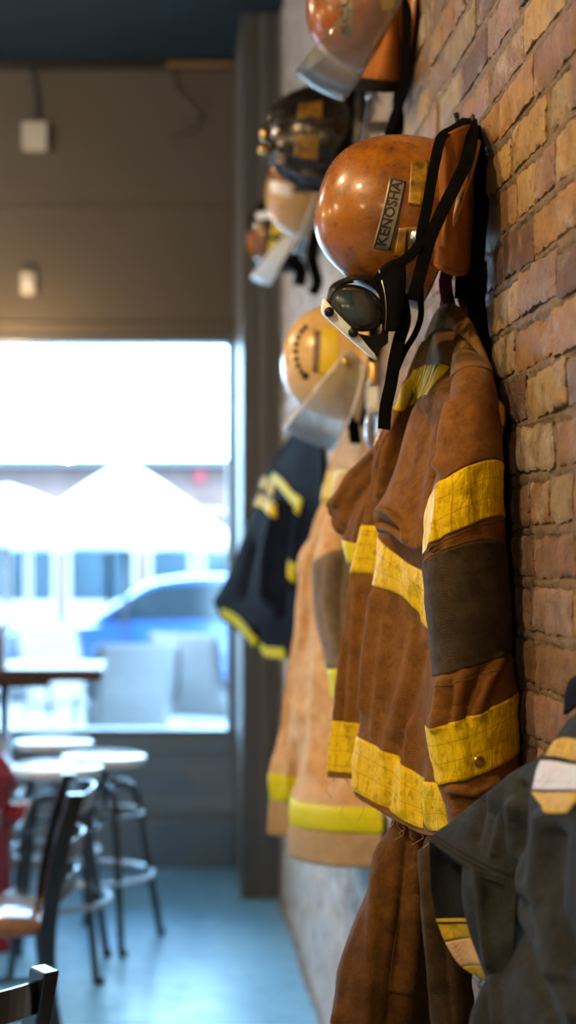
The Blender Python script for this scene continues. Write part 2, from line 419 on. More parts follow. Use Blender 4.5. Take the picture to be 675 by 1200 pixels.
# ---- brick wall
def brick_wall():
    V = []; Fc = []; Cc = []; Fa = []
    pal = [((.36, .175, .036), 4.5), ((.42, .25, .066), 5), ((.25, .120, .030), 3), ((.29, .145, .085), 2.4), ((.27, .165, .13), 2.0), ((.15, .066, .026), 1.8), ((.31, .22, .115), 1.6), ((.11, .040, .018), 1.2)]
    cols = np.array([p[0] for p in pal]); wt = np.array([p[1] for p in pal]); 
    r = np.random.default_rng(21)
    h = .0775; nrow = int(4.15 / h) + 1
    ROWS = []
    for k in range(nrow):
        ROWS.append([]); z0 = k * h; header = k % 6 == 3
        y = YR - r.uniform(0, .2)
        while y < YB + .05:
            L = (.098 if header or r.random() < .08 else r.normal(.205, .006)); gap = r.uniform(.009, .015)
            yc = y + L / 2; near = 1.4 < yc < 3.6
            nu, nv = (max(8, int(L / .0065)), 12) if near else ((6, 4) if 1 < yc < 5 else (3, 3))
            zj = r.normal(0, .0025); hh = h - r.uniform(.013, .022)
            yy = np.linspace(0, 1, nu); zz = np.linspace(0, 1, nv); U, W = np.meshgrid(yy, zz)
            Y = y + U * L; Z = z0 + .006 + zj + W * hh + (U - .5) * r.normal(0, .004)
            e = np.minimum(np.minimum(U, 1 - U) * L, np.minimum(W, 1 - W) * hh)
            B = e < 1e-6
            if near:
                ed = np.exp(-e / .006); Y = Y + ed * (.0022 * np.sin(Z * 210 + k) + .0016 * np.sin(Z * 430 + y * 50) + r.normal(0, .0007, Y.shape)); Z = Z + ed * (0.0013 * np.sin(Y * 61 + k * 2.1) + .0013 * np.sin(Y * 150 + k) + .0012 * np.sin(Y * 330 + k * 3) + r.normal(0, .0007, Z.shape))
            X = -.0012 + r.normal(0, .0014) + (U - .5) * r.normal(0, .002) + r.normal(0, .0005 if near else .0003, Y.shape) + .0012 * np.sin(Y * 47 + k) * np.sin(Z * 90 + k * 3) + .0030 * np.exp(-e / .0035)
            if near and r.random() < .45:      # spalled corner or face
                cy, cz = r.uniform(0, L), r.choice([0, hh]); d = np.hypot(U * L - cy, W * hh - cz); X = X + .008 * np.exp(-(d / r.uniform(.012, .03)) ** 2)
            ROWS[-1].append((y, y + L, z0 + .006 + zj, z0 + .006 + zj + hh)); b = len(V); G = np.stack([X, Y, Z], -1)
            V += G.reshape(-1, 3).tolist()
            for i in range(nv - 1):
                for j in range(nu - 1): a = b + i * nu + j; Fc.append((a, a + nu, a + nu + 1, a + 1))
            per = [j for j in range(nu)] + [i * nu + nu - 1 for i in range(1, nv)] + [(nv - 1) * nu + j for j in range(nu - 2, -1, -1)] + [i * nu for i in range(nv - 2, 0, -1)]
            c = len(V); V += [(.016, V[b + p][1], V[b + p][2]) for p in per]; m = len(per)
            for q in range(m): Fc.append((b + per[q], b + per[(q + 1) % m], c + (q + 1) % m, c + q))
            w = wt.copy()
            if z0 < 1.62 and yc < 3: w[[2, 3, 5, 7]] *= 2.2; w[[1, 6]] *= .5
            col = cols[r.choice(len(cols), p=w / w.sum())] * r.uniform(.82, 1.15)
            Cc += [(*np.clip(col, 0, 1), 1)] * (len(V) - b); Fa += [1.0] * (len(V) - b)
            y += L + gap
    # mortar bed
    for (y0, y1, n, m) in ((YR, 1.4, 120, 60), (1.4, 3.6, 420, 760), (3.6, YB, 160, 110)):
        U, W = np.meshgrid(np.linspace(y0, y1, n), np.linspace(0, 4.12, m)); near = y0 == 1.4
        D = np.full(U.shape, .03)
        for i in range(m):
            wz = W[i, 0]; kk = int(wz / h)
            for q in (kk - 1, kk, kk + 1):
                if not 0 <= q < nrow: continue
                a_ = np.array(ROWS[q]); ix = np.searchsorted(a_[:, 0], U[i]) - 1
                for dx in (0, 1):
                    t_ = a_[np.clip(ix + dx, 0, len(a_) - 1)]
                    D[i] = np.minimum(D[i], np.hypot(np.maximum(np.maximum(t_[:, 0] - U[i], U[i] - t_[:, 1]), 0), np.maximum(np.maximum(t_[:, 2] - wz, wz - t_[:, 3]), 0)))
        X = .0075 - .0062 * (1 - np.exp(-D / .0022)) + r.normal(0, .0007, U.shape) + .0014 * np.sin(U * 61 + W * 13) * np.sin(W * 83 + U * 29) + .0008 * np.sin(U * 240 + W * 90)
        b = len(V); V += np.stack([X, U, W], -1).reshape(-1, 3).tolist()
        for i in range(m - 1):
            for j in range(n - 1): a = b + i * n + j; Fc.append((a, a + n, a + n + 1, a + 1))
        Cc += [(.20, .13, .068, 1)] * (n * m); Fa += [0.0] * (n * m)
    b = len(V)
    V += [(x, yv, z) for x in (.03, .26) for yv in (YR, YB + .2) for z in (-.02, 4.15)]
    Fc += [tuple(b + i for i in q) for q in ((0, 1, 3, 2), (4, 6, 7, 5), (0, 4, 5, 1), (2, 3, 7, 6), (1, 5, 7, 3), (0, 2, 6, 4))]
    Cc += [(.20, .13, .068, 1)] * 8; Fa += [0.0] * 8
    me = bpy.data.meshes.new('wall_right'); me.from_pydata(V, [], Fc); me.update()
    a = me.color_attributes.new('Col', 'FLOAT_COLOR', 'POINT'); a.data.foreach_set('color', np.array(Cc, np.float32).ravel())
    f = me.attributes.new('face', 'FLOAT', 'POINT'); f.data.foreach_set('value', np.array(Fa, np.float32))
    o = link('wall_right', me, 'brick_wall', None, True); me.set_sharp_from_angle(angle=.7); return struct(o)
brick_wall()
struct(MB().box((XL - .2, YR - .2, -.12), (.26, YB + .2, 0)).build('floor', 'floor_concrete', smooth=False))
struct(MB().box((XL - .2, YR - .2, ZC), (.26, YB + .2, ZC + .15)).build('ceiling', 'ceiling_navy', smooth=False))
LY0, LY1, LZ0, LZ1 = 4.9, 6.4, .75, 2.0  # opening for an invented window out of view, added for cool fill light
m = MB().box((XL - .2, YR - .2, 0), (XL, LY0, ZC)).box((XL - .2, LY1, 0), (XL, YB + .2, ZC)).box((XL - .2, LY0, 0), (XL, LY1, LZ0)).box((XL - .2, LY0, LZ1), (XL, LY1, ZC))
struct(m.build('wall_left', 'plaster', smooth=False))
struct(MB().box((XL, YR - .2, 0), (.26, YR, ZC)).build('wall_back', 'plaster', smooth=False))
# ---- shopfront wall with the window
WX0, WX1, WZ0, WZ1 = -3.3, -.212, .684, 2.614
m = MB()
m.box((XL, YB, WZ1 + .035), (.0, YB + .2, ZC)).box((XL, YB, 0), (WX0 - .05, YB + .2, WZ1 + .035)).box((WX1 + .035, YB, 0), (0, YB + .2, WZ1 + .035))
for z, d in ((3.28, .006), (2.70, .012)): m.box((XL, YB - d, z), (-.18, YB, z + .02))
struct(m.build('wall_front', 'paint_taupe', smooth=False, bevel=.004))
m = MB()
m.box((WX0 - .05, YB, 0), (WX1 + .035, YB + .2, WZ0 - .03))
m.box((WX0, YB - .016, .57), (-.18, YB, .65)).box((WX0, YB - .016, .26), (-.18, YB, .335)).box((WX0, YB - .045, 0), (-.18, YB, .235))
x = WX0
while x < -.3: m.box((x, YB - .016, .335), (x + .07, YB, .57)); x += 1.52
struct(m.build('trim_1', 'paint_cool_lit', smooth=False, bevel=.005))
w = thing('window_1', 'large shopfront window bright with daylight', 'window', (-1.7, YB, WZ0)); struct(w)
m = MB()
m.box((WX0 - .05, YB - .012, WZ0 - .03), (WX1 + .035, YB + .12, WZ0)).box((WX0 - .05, YB - .012, WZ1), (WX1 + .035, YB + .12, WZ1 + .035))
m.box((WX0 - .05, YB - .012, WZ0), (WX0, YB + .12, WZ1)).box((WX1, YB - .012, WZ0), (WX1 + .035, YB + .12, WZ1)).box((-1.93, YB, WZ0), (-1.87, YB + .12, WZ1))
m.build('window_frame', 'frame_alu', w, smooth=False, bevel=.004)
MB().box((WX0, YB + .05, WZ0), (-1.93, YB + .056, WZ1)).box((-1.87, YB + .05, WZ0), (WX1, YB + .056, WZ1)).build('window_glass', 'window_glass', w, smooth=False)
w = thing('fill_window', 'unseen side window added in the left wall for cool fill light', 'window', (XL, 5.65, LZ0)); struct(w)
m = MB().box((XL - .15, LY0, LZ0), (XL + .02, LY0 + .05, LZ1)).box((XL - .15, LY1 - .05, LZ0), (XL + .02, LY1, LZ1)).box((XL - .15, LY0, LZ0), (XL + .02, LY1, LZ0 + .05)).box((XL - .15, LY0, LZ1 - .05), (XL + .02, LY1, LZ1))
m.build('window_frame', 'frame_alu', w, smooth=False)
MB().box((XL - .08, LY0 + .05, LZ0 + .05), (XL - .074, LY1 - .05, LZ1 - .05)).build('window_glass', 'window_glass', w, smooth=False)
# pilaster with moulded front, in front of the wall corner
YP = 6.45
m = MB().box((-.177, YP, 0), (-.006, YB - .002, ZC))
for a, b in ((-.177, -.165), (-.150, -.128), (-.098, -.055), (-.03, -.006)): m.box((a, YP - .014, .0), (b, YP, ZC))
struct(m.build('trim_2', 'paint_trim', smooth=False, bevel=.004))
m = MB().box((XL, YB - .05, ZC - .045), (-.18, YB - .002, ZC))
struct(m.build('trim_3', 'ledge_dark', smooth=False, bevel=.004))
struct(MB().box((-.52, YB - .06, ZC - .05), (-.185, YB - .051, ZC - .02)).build('trim_4', 'ledge_wood', smooth=False, bevel=.002))
# pebbly joint where floor meets the brick
m = MB()
y = 2.0
r2 = np.random.default_rng(5)
while y < YP - .05:
    L = r2.uniform(.05, .16); m.ball((-.008 + r2.normal(0, .004), y, .002), (r2.uniform(.010, .018), L * .6, r2.uniform(.006, .014)), 8, 6); y += L * .8
struct(m.build('baseboard_right', 'plaster'))
# ---- small fittings on the shopfront wall
t = thing('junction_box', 'pale square junction box high on the shopfront wall, fed by a conduit from the ceiling', 'junction box', P(41, 162, YB))
a, b = P(28, 178, YB), P(55, 148, YB)
MB().box((a[0], YB - .06, a[2]), (b[0], YB - .001, b[2])).build('body', 'box_beige', t, False, bevel=.006)
MB().box((a[0] - .004, YB - .066, a[2] - .004), (b[0] + .004, YB - .06, b[2] + .004)).build('lid', 'box_beige', t, False, bevel=.002)
MB().tube(path([P(40, 150, YB - .03), P(42, 120, YB - .03), P(38, 95, YB - .03), P(30, 74, YB - .03)]), .009).build('conduit', 'cable_grey', t)
t = thing('wall_sensor', 'small pale sensor on the shopfront wall just above the window', 'sensor', P(33, 332, YB))
a, b = P(25, 346, YB), P(42, 320, YB)
MB().box((a[0], YB - .04, a[2]), (b[0], YB - .001, b[2])).build('body', 'box_beige', t, False, bevel=.008)
MB().ball(((a[0] + b[0]) / 2, YB - .042, (a[2] + b[2]) / 2 - .008), (.018, .012, .014)).build('lens', 'paint_white', t)
o = MB().tube(path([P(202, 72, YB - .012), P(205, 105, YB - .012), P(215, 118, YB - .014), P(230, 130, YB - .016), P(234, 142, YB - .016), P(224, 153, YB - .014), P(200, 163, YB - .01)]), .008).build('loose_cable', 'cable_grey')
tag(o, 'loose dark cable dangling on the shopfront wall below the ceiling', 'cable')

# ================================================================ OUTSIDE
struct(MB().box((-40, YB + .2, -.15), (40, 60, -.05)).build('street_ground', 'asphalt', smooth=False))
struct(MB().box((-40, YB + .21, -.05), (40, 14.2, -.02)).build('pavement', 'paving', smooth=False))
def facade():
    Y = 26.0
    t = thing('shop_building', 'low brick shop building with pale framed windows across the street', 'building', (-1, Y, -.05))
    z = lambda py: CZ + (VY - py) / F * Y
    x = lambda px: CX + (px - VX) / F * Y
    MB().box((x(-260), Y, -.05), (x(420), Y + 5, z(545))).build('brick_front', 'facade_brick', t, False)
    MB().box((x(-270), Y - .3, z(547)), (x(430), Y + 5.1, z(539))).build('cornice', 'facade_dark', t, False)
    MB().box((x(-260), Y - .12, z(603)), (x(420), Y - .01, z(596))).build('string_course', 'facade_cream', t, False)
    MB().box((x(229), Y - .1, z(565)), (x(240), Y - .01, z(551))).build('sign', 'sign_red', t, False)
    for a, b in ((-210, -150), (-140, -70), (-60, 5), (12, 30), (38, 62), (83, 125), (130, 156), (178, 222), (240, 290), (300, 370)):
        f = MB()
        f.box((x(a - 5), Y - .1, z(735)), (x(a), Y, z(628))).box((x(b), Y - .1, z(735)), (x(b + 5), Y, z(628))).box((x(a), Y - .1, z(634)), (x(b), Y, z(628))).box((x(a), Y - .1, z(735)), (x(b), Y, z(704)))
        f = f.build('window', 'facade_cream', t, False)
        MB().box((x(a), Y - .03, z(704)), (x(b), Y - .01, z(634))).build('pane', 'facade_glass', f, False)
facade()
def umbrella(px, Y, rad, zt, zb, name, label):
    X = CX + (px - VX) / F * Y
    t = thing('patio_umbrella', label, 'umbrella', (X, Y, -.02), 'white patio umbrellas outside the window')
    n = 8; rows = []
    for i in range(9):
        s = i / 8; rr = rad * (s * .985 + .015); row = []
        for k in range(n * 6):
            a = 2 * PI * k / (n * 6) + .2; seg = (k % 6) / 6; sc = 1 - .05 * math.sin(PI * seg) * s
            row.append((X + rr * math.cos(a) * sc, Y + rr * math.sin(a) * sc, zt - (zt - zb) * (s ** 1.15) + .03 * math.sin(PI * seg) * s))
        rows.append(row)
    rows.append([(X + (q[0] - X) * 1.0, Y + (q[1] - Y) * 1.0, q[2] - .11) for q in rows[-1]])
    MB().grid(np.array(rows), True).build('canopy', 'canopy_white', t, solid=.004)
    MB().tube([(X, Y, -.02), (X, Y, zt + .05)], .022).build('pole', 'patio_metal', t)
    MB().lathe([(.25, -.02), (.25, .03), (.05, .06), (.03, .25)], (X, Y, 0)).build('base', 'patio_metal', t)
    for k in range(n):
        a = 2 * PI * k / n + .2; MB().tube([(X, Y, zt - .06), (X + rad * .97 * math.cos(a), Y + rad * .97 * math.sin(a), zb - .01)], .008, 6).build('rib', 'patio_metal', t)
umbrella(146, 12.4, .98, 2.33, 1.66, 'a', 'white patio umbrella outside the window, the right one of two')
umbrella(8, 15.2, 1.25, 2.25, 1.70, 'b', 'white patio umbrella outside, partly behind its twin to the right')
def patio_chair(X, Y, rz, label):
    t = thing('patio_chair', label, 'chair', (X, Y, -.02), 'grey sling patio chairs outside the window')
    M = Matrix.Translation((X, Y, -.02)) @ Matrix.Rotation(rz, 4, 'Z')
    T = lambda *q: np.array(M @ Vector(q))
    for s in (-.27, .27):
        MB().tube(path([T(-.28, s, 0), T(-.20, s, .30), T(-.16, s, .42), T(.0, s, .40), T(.24, s, .44), T(.28, s, .30), T(.30, s, 0)], 30), .013, 8).build('leg', 'patio_metal', t)
        MB().tube(path([T(-.36, s, 1.0), T(-.25, s, .66), T(.12, s, .66), T(.26, s, .60), T(.27, s, .40)], 30), .014, 8).build('armrest', 'patio_metal', t)
    G = np.array([[T(x, y, z - .03 * (1 - (y / .25) ** 2)) for y in np.linspace(-.25, .25, 9)] for x, z in ((.26, .44), (.1, .42), (-.08, .40))]); MB().grid(crom(G, 12)).build('seat', 'sling_grey', t, solid=.006)
    G = np.array([[T(x - .03 * (1 - (y / .25) ** 2), y, z) for y in np.linspace(-.25, .25, 9)] for x, z in ((-.10, .42), (-.22, .62), (-.30, .84), (-.36, 1.02))]); MB().grid(crom(G, 14)).build('backrest', 'sling_grey', t, solid=.006)
patio_chair(-.78, 9.1, math.radians(105), 'grey sling patio chair outside, second from the window pilaster')
patio_chair(-.22, 10.1, math.radians(60), 'grey sling patio chair outside, next to the window pilaster')
patio_chair(-1.25, 10.6, math.radians(-60), 'grey sling patio chair outside behind a round white table')
t = thing('patio_table', 'round white patio table outside the window', 'table', (-1.05, 9.9, -.02))
MB().lathe([(.42, .70), (.43, .715), (.42, .73)], (-1.05, 9.9, 0), 32).build('tabletop', 'paint_white', t)
MB().tube([(-1.05, 9.9, .0), (-1.05, 9.9, .7)], .03).build('leg', 'patio_metal', t)
MB().lathe([(.24, -.02), (.24, .0), (.05, .03)], (-1.05, 9.9, 0)).build('base', 'patio_metal', t)
def car(X, Y, z0, body, label, L=4.3):
    t = thing('car', label, 'car', (X, Y, -.05))
    def prof(pts, w, name, mat, inset=0):
        q = crom(np.array(pts + [pts[0]], float), 80)[:-1]; rows = []
        for s, k in ((-w, .94), (-w * .93, 1), (w * .93, 1), (w, .94)):
            c = q.mean(0); rows.append([(X + (c[0] + (p[0] - c[0]) * k), Y + s, z0 + c[1] + (p[1] - c[1]) * k) for p in q])
        return MB().grid(np.array(rows), True, True).build(name, mat, t, sharp=.7)
    prof([(-2.1, .35), (-2.12, .6), (-2.0, .78), (-1.1, .88), (0, .92), (1.2, .92), (2.05, .86), (2.12, .55), (2.05, .32), (0, .26)], .85, 'body', body)
    prof([(-1.2, .86), (-.7, 1.18), (-.35, 1.36), (.3, 1.42), (.95, 1.34), (1.6, .90), (.2, .84)], .70, 'cabin', body)
    for s in (-.705, .705):
        q = [(-.95, .92), (-.58, 1.20), (-.3, 1.31), (.28, 1.35), (.85, 1.28), (1.25, .94)]
        m = MB(); m.add([(X + a, Y + s * 1.0, z0 + b) for a, b in q] + [(X + a, Y + s * 1.02, z0 + b) for a, b in q], [tuple(range(6)), tuple(range(11, 5, -1))] + [(i, (i + 1) % 6, 6 + (i + 1) % 6, 6 + i) for i in range(6)]); m.build('side_window', 'car_glass', t, False)
    for a in (-1.35, 1.35):
        for s in (-.74, .74):
            w = MB().lathe([(.2, -.09), (.31, -.1), (.32, 0), (.31, .1), (.2, .09)], (X + a, Y + s, z0 + .32), 24, (0, 1, 0)).build('wheel', 'tyre', t)
            MB().lathe([(.05, -.1), (.19, -.095), (.19, .095), (.05, .1)], (X + a, Y + s, z0 + .32), 16, (0, 1, 0)).build('rim', 'steel_dull', w)
car(-.25, 16.6, -.15, 'car_blue', 'blue car parked across from the patio chairs')
car(1.2, 19.6, -.05, 'car_white', 'white car parked further back behind the blue one')

# ================================================================ FURNITURE BY THE WINDOW
def bar_stool(X, Y, H, rz, label):
    t = thing('bar_stool', label, 'stool', (X, Y, 0), 'round bar stools by the window')
    M = Matrix.Translation((X, Y, 0)) @ Matrix.Rotation(rz, 4, 'Z'); T = lambda *q: np.array(M @ Vector(q))
    MB().lathe([(.05, H - .034), (.165, H - .032), (.172, H - .02), (.172, H - .008), (.165, H), (.05, H - .002)], (X, Y, 0), 36).build('seat', 'seat_pale', t)
    MB().tube([(X, Y, H - .20), (X, Y, H - .03)], .014).build('screw_post', 'metal_black', t)
    MB().lathe([(.03, H - .05), (.07, H - .045), (.07, H - .035)], (X, Y, 0)).build('seat_plate', 'metal_black', t)
    zt = H - .115
    for k in range(2):           # two hoops bent from tube, crossing under the seat
        a = k * PI / 2; c, s = math.cos(a), math.sin(a); dz = -.013 * k
        q = [(.245, 0), (.18, .36), (.150, zt - .10), (.125, zt - .025), (.07, zt), (0, zt), (-.07, zt), (-.125, zt - .025), (-.150, zt - .10), (-.175, .36), (-.225, 0)]
        MB().tube(path([T(r * c, r * s, max(0, z + (dz if z > .4 else 0))) for r, z in q], 60), .0145).build('leg_hoop', 'metal_black', t)
    for rr, zz in ((.198, .27),):
        MB().tube([T(rr * math.cos(2 * PI * k / 40), rr * math.sin(2 * PI * k / 40), zz) for k in range(40)], .0115, 10, True).build('foot_ring', 'steel_dull', t)
    MB().tube([T(.155 * math.cos(2 * PI * k / 32), .155 * math.sin(2 * PI * k / 32), zt - .12) for k in range(32)], .008, 8, True).build('brace_ring', 'metal_black', t)
    for k in range(4):
        a = k * PI / 2; MB().lathe([(.016, 0), (.018, .004), (.016, .022)], T(.245 * math.cos(a), .245 * math.sin(a), 0), 12).build('foot_cap', 'rubber_black', t)
bar_stool(-.776, 5.78, .752, .35, 'round-seated black bar stool closest to the moulded pilaster beside the window')
bar_stool(-1.015, 6.22, .752, .78, 'round-seated black bar stool furthest back, against the window wall')
bar_stool(-.935, 5.38, .772, .75, 'round-seated black bar stool behind the chair, its seat in shade')
# high table
t = thing('high_table', 'dark wooden high table in front of the window', 'table', (-1.6, 6.25, 0))
MB().box((-2.4, 6.0, 1.03), (-.795, 6.5, 1.08)).build('tabletop', 'table_wood', t, False, bevel=.006)
MB().box((-2.35, 6.04, 1.0), (-1.02, 6.46, 1.0295)).build('apron', 'table_wood', t, False, bevel=.003)
for x in (-1.235, -2.3):
    MB().tube([(x, 6.28, 0), (x, 6.28, 1.0)], .022, 16).build('leg', 'steel_dull', t)
    MB().lathe([(.045, 0), (.045, .012), (.03, .03), (.024, .05)], (x, 6.28, 0), 28).build('foot', 'metal_black', t)
t = thing('wooden_caddy', 'small brown wooden caddy on the high table', 'caddy', (-1.32, 6.2, 1.08))
m = MB().box((-1.42, 6.1, 1.081), (-1.225, 6.3, 1.093))
for lo, hi in (((-1.42, 6.1, 1.093), (-1.408, 6.3, 1.23)), ((-1.237, 6.1, 1.093), (-1.225, 6.3, 1.23)), ((-1.408, 6.1, 1.093), (-1.237, 6.112, 1.20)), ((-1.408, 6.288, 1.093), (-1.237, 6.3, 1.20))): m.box(lo, hi)
m.build('box', 'caddy_wood', t, False, bevel=.002)
MB().tube([(-1.414, 6.2, 1.242), (-1.23, 6.2, 1.242)], .012, 10).build('handle', 'caddy_wood', t)
# fire hydrant
hx, hy = -1.225, 5.72; HK = 1.22
t = thing('fire_hydrant', 'dark red fire hydrant on the floor beside the bar stools', 'hydrant', (hx, hy, 0))
MB().lathe([(.13, 0), (.13, .03), (.085, .035), (.08, .12), (.078, .625), (.104, .63), (.104, .66), (.085, .665)], (hx, hy, 0), 32).build('barrel', 'hydrant_red', t, sharp=.6)
MB().lathe([(.104, .666), (.10, .69), (.085, .725), (.045, .765), (.03, .77), (.03, .80), (.02, .805)], (hx, hy, 0), 32).build('bonnet', 'hydrant_red', t, sharp=.6)
for a in (0, PI, -PI / 2):
    d = (math.cos(a), math.sin(a), 0)
    n_ = MB().lathe([(.05, .06), (.05, .12), (.058, .122), (.058, .14)], (hx, hy, .52), 20, d).build('nozzle', 'hydrant_red', t, sharp=.6)
    MB().lathe([(.054, .1405), (.054, .165), (.02, .17), (.02, .185)], (hx, hy, .52), 20, d).build('cap', 'steel_dull', n_, sharp=.6)
for k in range(8):
    a = 2 * PI * k / 8; MB().lathe([(.010, .0), (.010, .018)], (hx + .112 * math.cos(a), hy + .112 * math.sin(a), .031), 6).build('bolt', 'hydrant_red', t, False)
# ladder-back chairs
def ladder_chair(X, Y, rz, label, H=.865):
    t = thing('ladder_back_chair', label, 'chair', (X, Y, 0), 'black ladder-back chairs')
    M = Matrix.Translation((X, Y, 0)) @ Matrix.Rotation(rz, 4, 'Z'); T = lambda *q: np.array(M @ Vector(q))
    def bar(name, q, w, d, mat='metal_black', par=t, n=30, bev=.003):
        pts = np.array(path([np.array(p, float) for p in q], n)); rows = []
        for p in pts: rows.append([T(p[0] + a * d, p[1] + b * w, p[2]) for a, b in ((-.5, -.5), (.5, -.5), (.5, .5), (-.5, .5))])
        return MB().grid(np.array(rows), True, True).build(name, mat, par, False, bevel=bev)
    for s in (-.19, .19):
        bar('back_post', [(-.245, s, 0), (-.205, s, .25), (-.20, s, .46), (-.235, s, .68), (-.285, s, H)], .032, .050)
        bar('front_leg', [(.20, s * .98, 0), (.195, s * .98, .44)], .024, .028, n=4)
        MB().tube([T(-.215, s, .20), T(.195, s * .98, .20)], .009, 8).build('side_stretcher', 'metal_black', t)
    for x, z in ((.197, .26), (-.213, .16)): MB().tube([T(x, -.19, z), T(x, .19, z)], .009, 8).build('cross_stretcher', 'metal_black', t)
    for z, x0 in ((.56, -.214), (.675, -.235), (.815, -.270)):
        rows = []
        for y in np.linspace(-.18, .18, 17):
            bow = -.075 * (1 - (y / .18) ** 2); rows.append([T(x0 + bow + a, y, z + b + .02 * (1 - (y / .18) ** 2)) for a, b in ((-.005, -.03), (.005, -.03), (-.003, .03), (-.013, .03))])
        MB().grid(np.array(rows), True, True).build('back_slat', 'metal_black', t, False, bevel=.002)
    G = []
    for z, k in ((.444, .97), (.452, 1.0), (.468, 1.0), (.476, .97)):
        row = []
        for i in range(48):
            a = 2 * PI * i / 48; c, s = math.cos(a), math.sin(a); p = 5
            row.append(T(.005 + .222 * k * math.copysign(abs(c) ** (2 / p), c), .205 * k * math.copysign(abs(s) ** (2 / p), s) * (1 - .06 * -c), z))
        G.append(row)
    MB().grid(np.array(G), True, True).build('seat', 'seat_wood', t, sharp=.9)
ladder_chair(-1.10, 4.38, PI + .12, 'black ladder-back chair with a brown wooden seat, in front of the bar stools')
ladder_chair(-1.066, 2.593, 2.2, 'black ladder-back chair nearest the camera, only its back post top showing')
# ================================================================ BROWN TURNOUT COAT (near)
def wl(x, Y, z): return np.array([x, Y, z])
def zof(py, Y): return CZ + (VY - py) / F * Y
def brown_coat():
    t = thing('firefighter_coat', 'worn brown firefighter coat with yellow reflective bands hanging under the orange helmet', 'coat', (-.06, 2.38, 1.15))
    # columns: far left edge, mid, right edge of the far half | crease | near half left edge, mid, right, far right | near side | wall side x3
    rows = [
      [(498,402,2.46),(505,394,2.45),(513,388,2.44),(517,386,2.42),(521,385,2.40),(533,387,2.365),(553,405,2.315),(570,430,2.31)],
      [(484,435,2.49),(492,431,2.47),(500,428,2.45),(505,428,2.41),(510,428,2.375),(527,430,2.31),(548,435,2.255),(568,440,2.25)],
      [(465,485,2.56),(476,480,2.53),(487,474,2.50),(491,474,2.43),(495,472,2.385),(512,470,2.30),(532,472,2.225),(556,480,2.22)],
      [(447,520,2.62),(461,519,2.58),(475,520,2.55),(479,521,2.50),(482,521,2.43),(499,518,2.35),(518,522,2.26),(548,528,2.22)],
      [(438,570,2.65),(450,570,2.61),(464,572,2.58),(468,572,2.54),(462,572,2.46),(485,571,2.38),(510,575,2.30),(540,580,2.22)],
      [(430,615,2.67),(444,616,2.63),(462,618,2.60),(466,618,2.56),(449,615,2.48),(476,632,2.40),(500,648,2.31),(530,652,2.22)],
      [(428,622,2.67),(443,622,2.63),(462,626,2.60),(466,626,2.56),(445,629,2.49),(470,652,2.41),(497,668,2.32),(527,678,2.22)],
      [(417,672,2.69),(433,673,2.65),(458,680,2.62),(462,684,2.57),(440,686,2.50),(474,699,2.41),(500,734,2.32),(525,740,2.22)],
      [(408,740,2.70),(424,743,2.66),(448,750,2.63),(452,752,2.57),(433,745,2.51),(468,755,2.42),(500,770,2.32),(522,775,2.22)],
      [(401,795,2.71),(417,797,2.67),(440,800,2.64),(444,802,2.58),(426,800,2.52),(462,815,2.42),(498,830,2.32),(520,835,2.21)],
      [(395,845,2.72),(412,846,2.68),(434,850,2.65),(438,854,2.59),(420,862,2.53),(454,880,2.43),(494,908,2.32),(519,918,2.20)],
      [(391,905,2.72),(408,906,2.68),(430,909,2.65),(434,914,2.59),(416,924,2.53),(452,947,2.43),(494,970,2.32),(526,974,2.20)],
      [(391,908,2.72),(408,909,2.68),(430,913,2.65),(434,918,2.59),(417,929,2.53),(452,952,2.43),(494,975,2.32),(527,979,2.20)]]
    C = []
    for k, r in enumerate(rows):
        w = PP(r); z0, z1 = w[0][2], w[-1][2]; top = k < 2
        yb = (2.33, 2.38, 2.44) if top else (2.17, 2.36, 2.62)
        w += [wl(-.022, yb[0] - (.0 if top else .01), z1), wl(-.012, yb[1], (z0 + z1) / 2), wl(-.012, yb[2], z0)]
        C.append(w)
    folds = [(0.0162, 5, [(480,452),(470,490),(458,530),(448,580)]), (0.0135, 4, [(470,478),(455,512),(446,545)]), (-0.0135, 4, [(486,462),(474,510),(466,560)]),
             (0.0108, 5, [(440,700),(432,760),(428,830)]), (0.0081, 5, [(455,730),(446,800),(440,860)]), (-0.0095, 5, [(497,760),(480,828),(468,885)]), (0.0081, 7, [(486,760),(470,820),(455,880)]),
             (0.0095, 6, [(482,850),(478,900),(476,950)]), (-0.0081, 5, [(462,870),(458,910),(455,945)]), (0.0081, 4, [(508,870),(506,920),(505,965)]), (-0.0081, 4, [(488,690),(490,760)]),
             (0.0081, 8, [(518,395),(522,425),(515,455),(502,475)]), (-0.0068, 5, [(530,400),(534,430),(526,455)]),
             (-0.0068, 3, [(405,760),(402,850)]), (0.0068, 5, [(420,690),(414,770),(408,850)])]
    body = Sheet(C, 150, 150, True, folds, [(.0030, 21, 0), (.0014, 57, 2), (.0007, 130, 4)])
    # slack cloth of the back drooping over the near armhole
    D = [[(503,440,2.43),(511,444,2.39),(520,452,2.345),(526,462,2.31),(528,470,2.31)],
         [(495,466,2.405),(504,468,2.345),(515,473,2.285),(522,480,2.26),(525,486,2.28)],
         [(480,500,2.41),(494,498,2.35),(510,500,2.29),(518,503,2.26),(521,508,2.29)],
         [(462,560,2.41),(482,555,2.34),(502,552,2.27),(511,552,2.24),(515,556,2.28)],
         [(443,594,2.40),(468,592,2.32),(493,592,2.25),(505,592,2.22),(509,596,2.27)],
         [(439,606,2.39),(462,611,2.31),(487,622,2.24),(501,626,2.21),(505,630,2.26)],
         [(441,618,2.39),(458,623,2.31),(480,640,2.245),(496,644,2.22),(500,647,2.26)],
         [(448,623,2.42),(462,623,2.36),(480,634,2.29),(494,640,2.26),(500,642,2.28)],
         [(456,618,2.46),(466,614,2.41),(482,618,2.34),(496,624,2.30),(503,628,2.30)]]
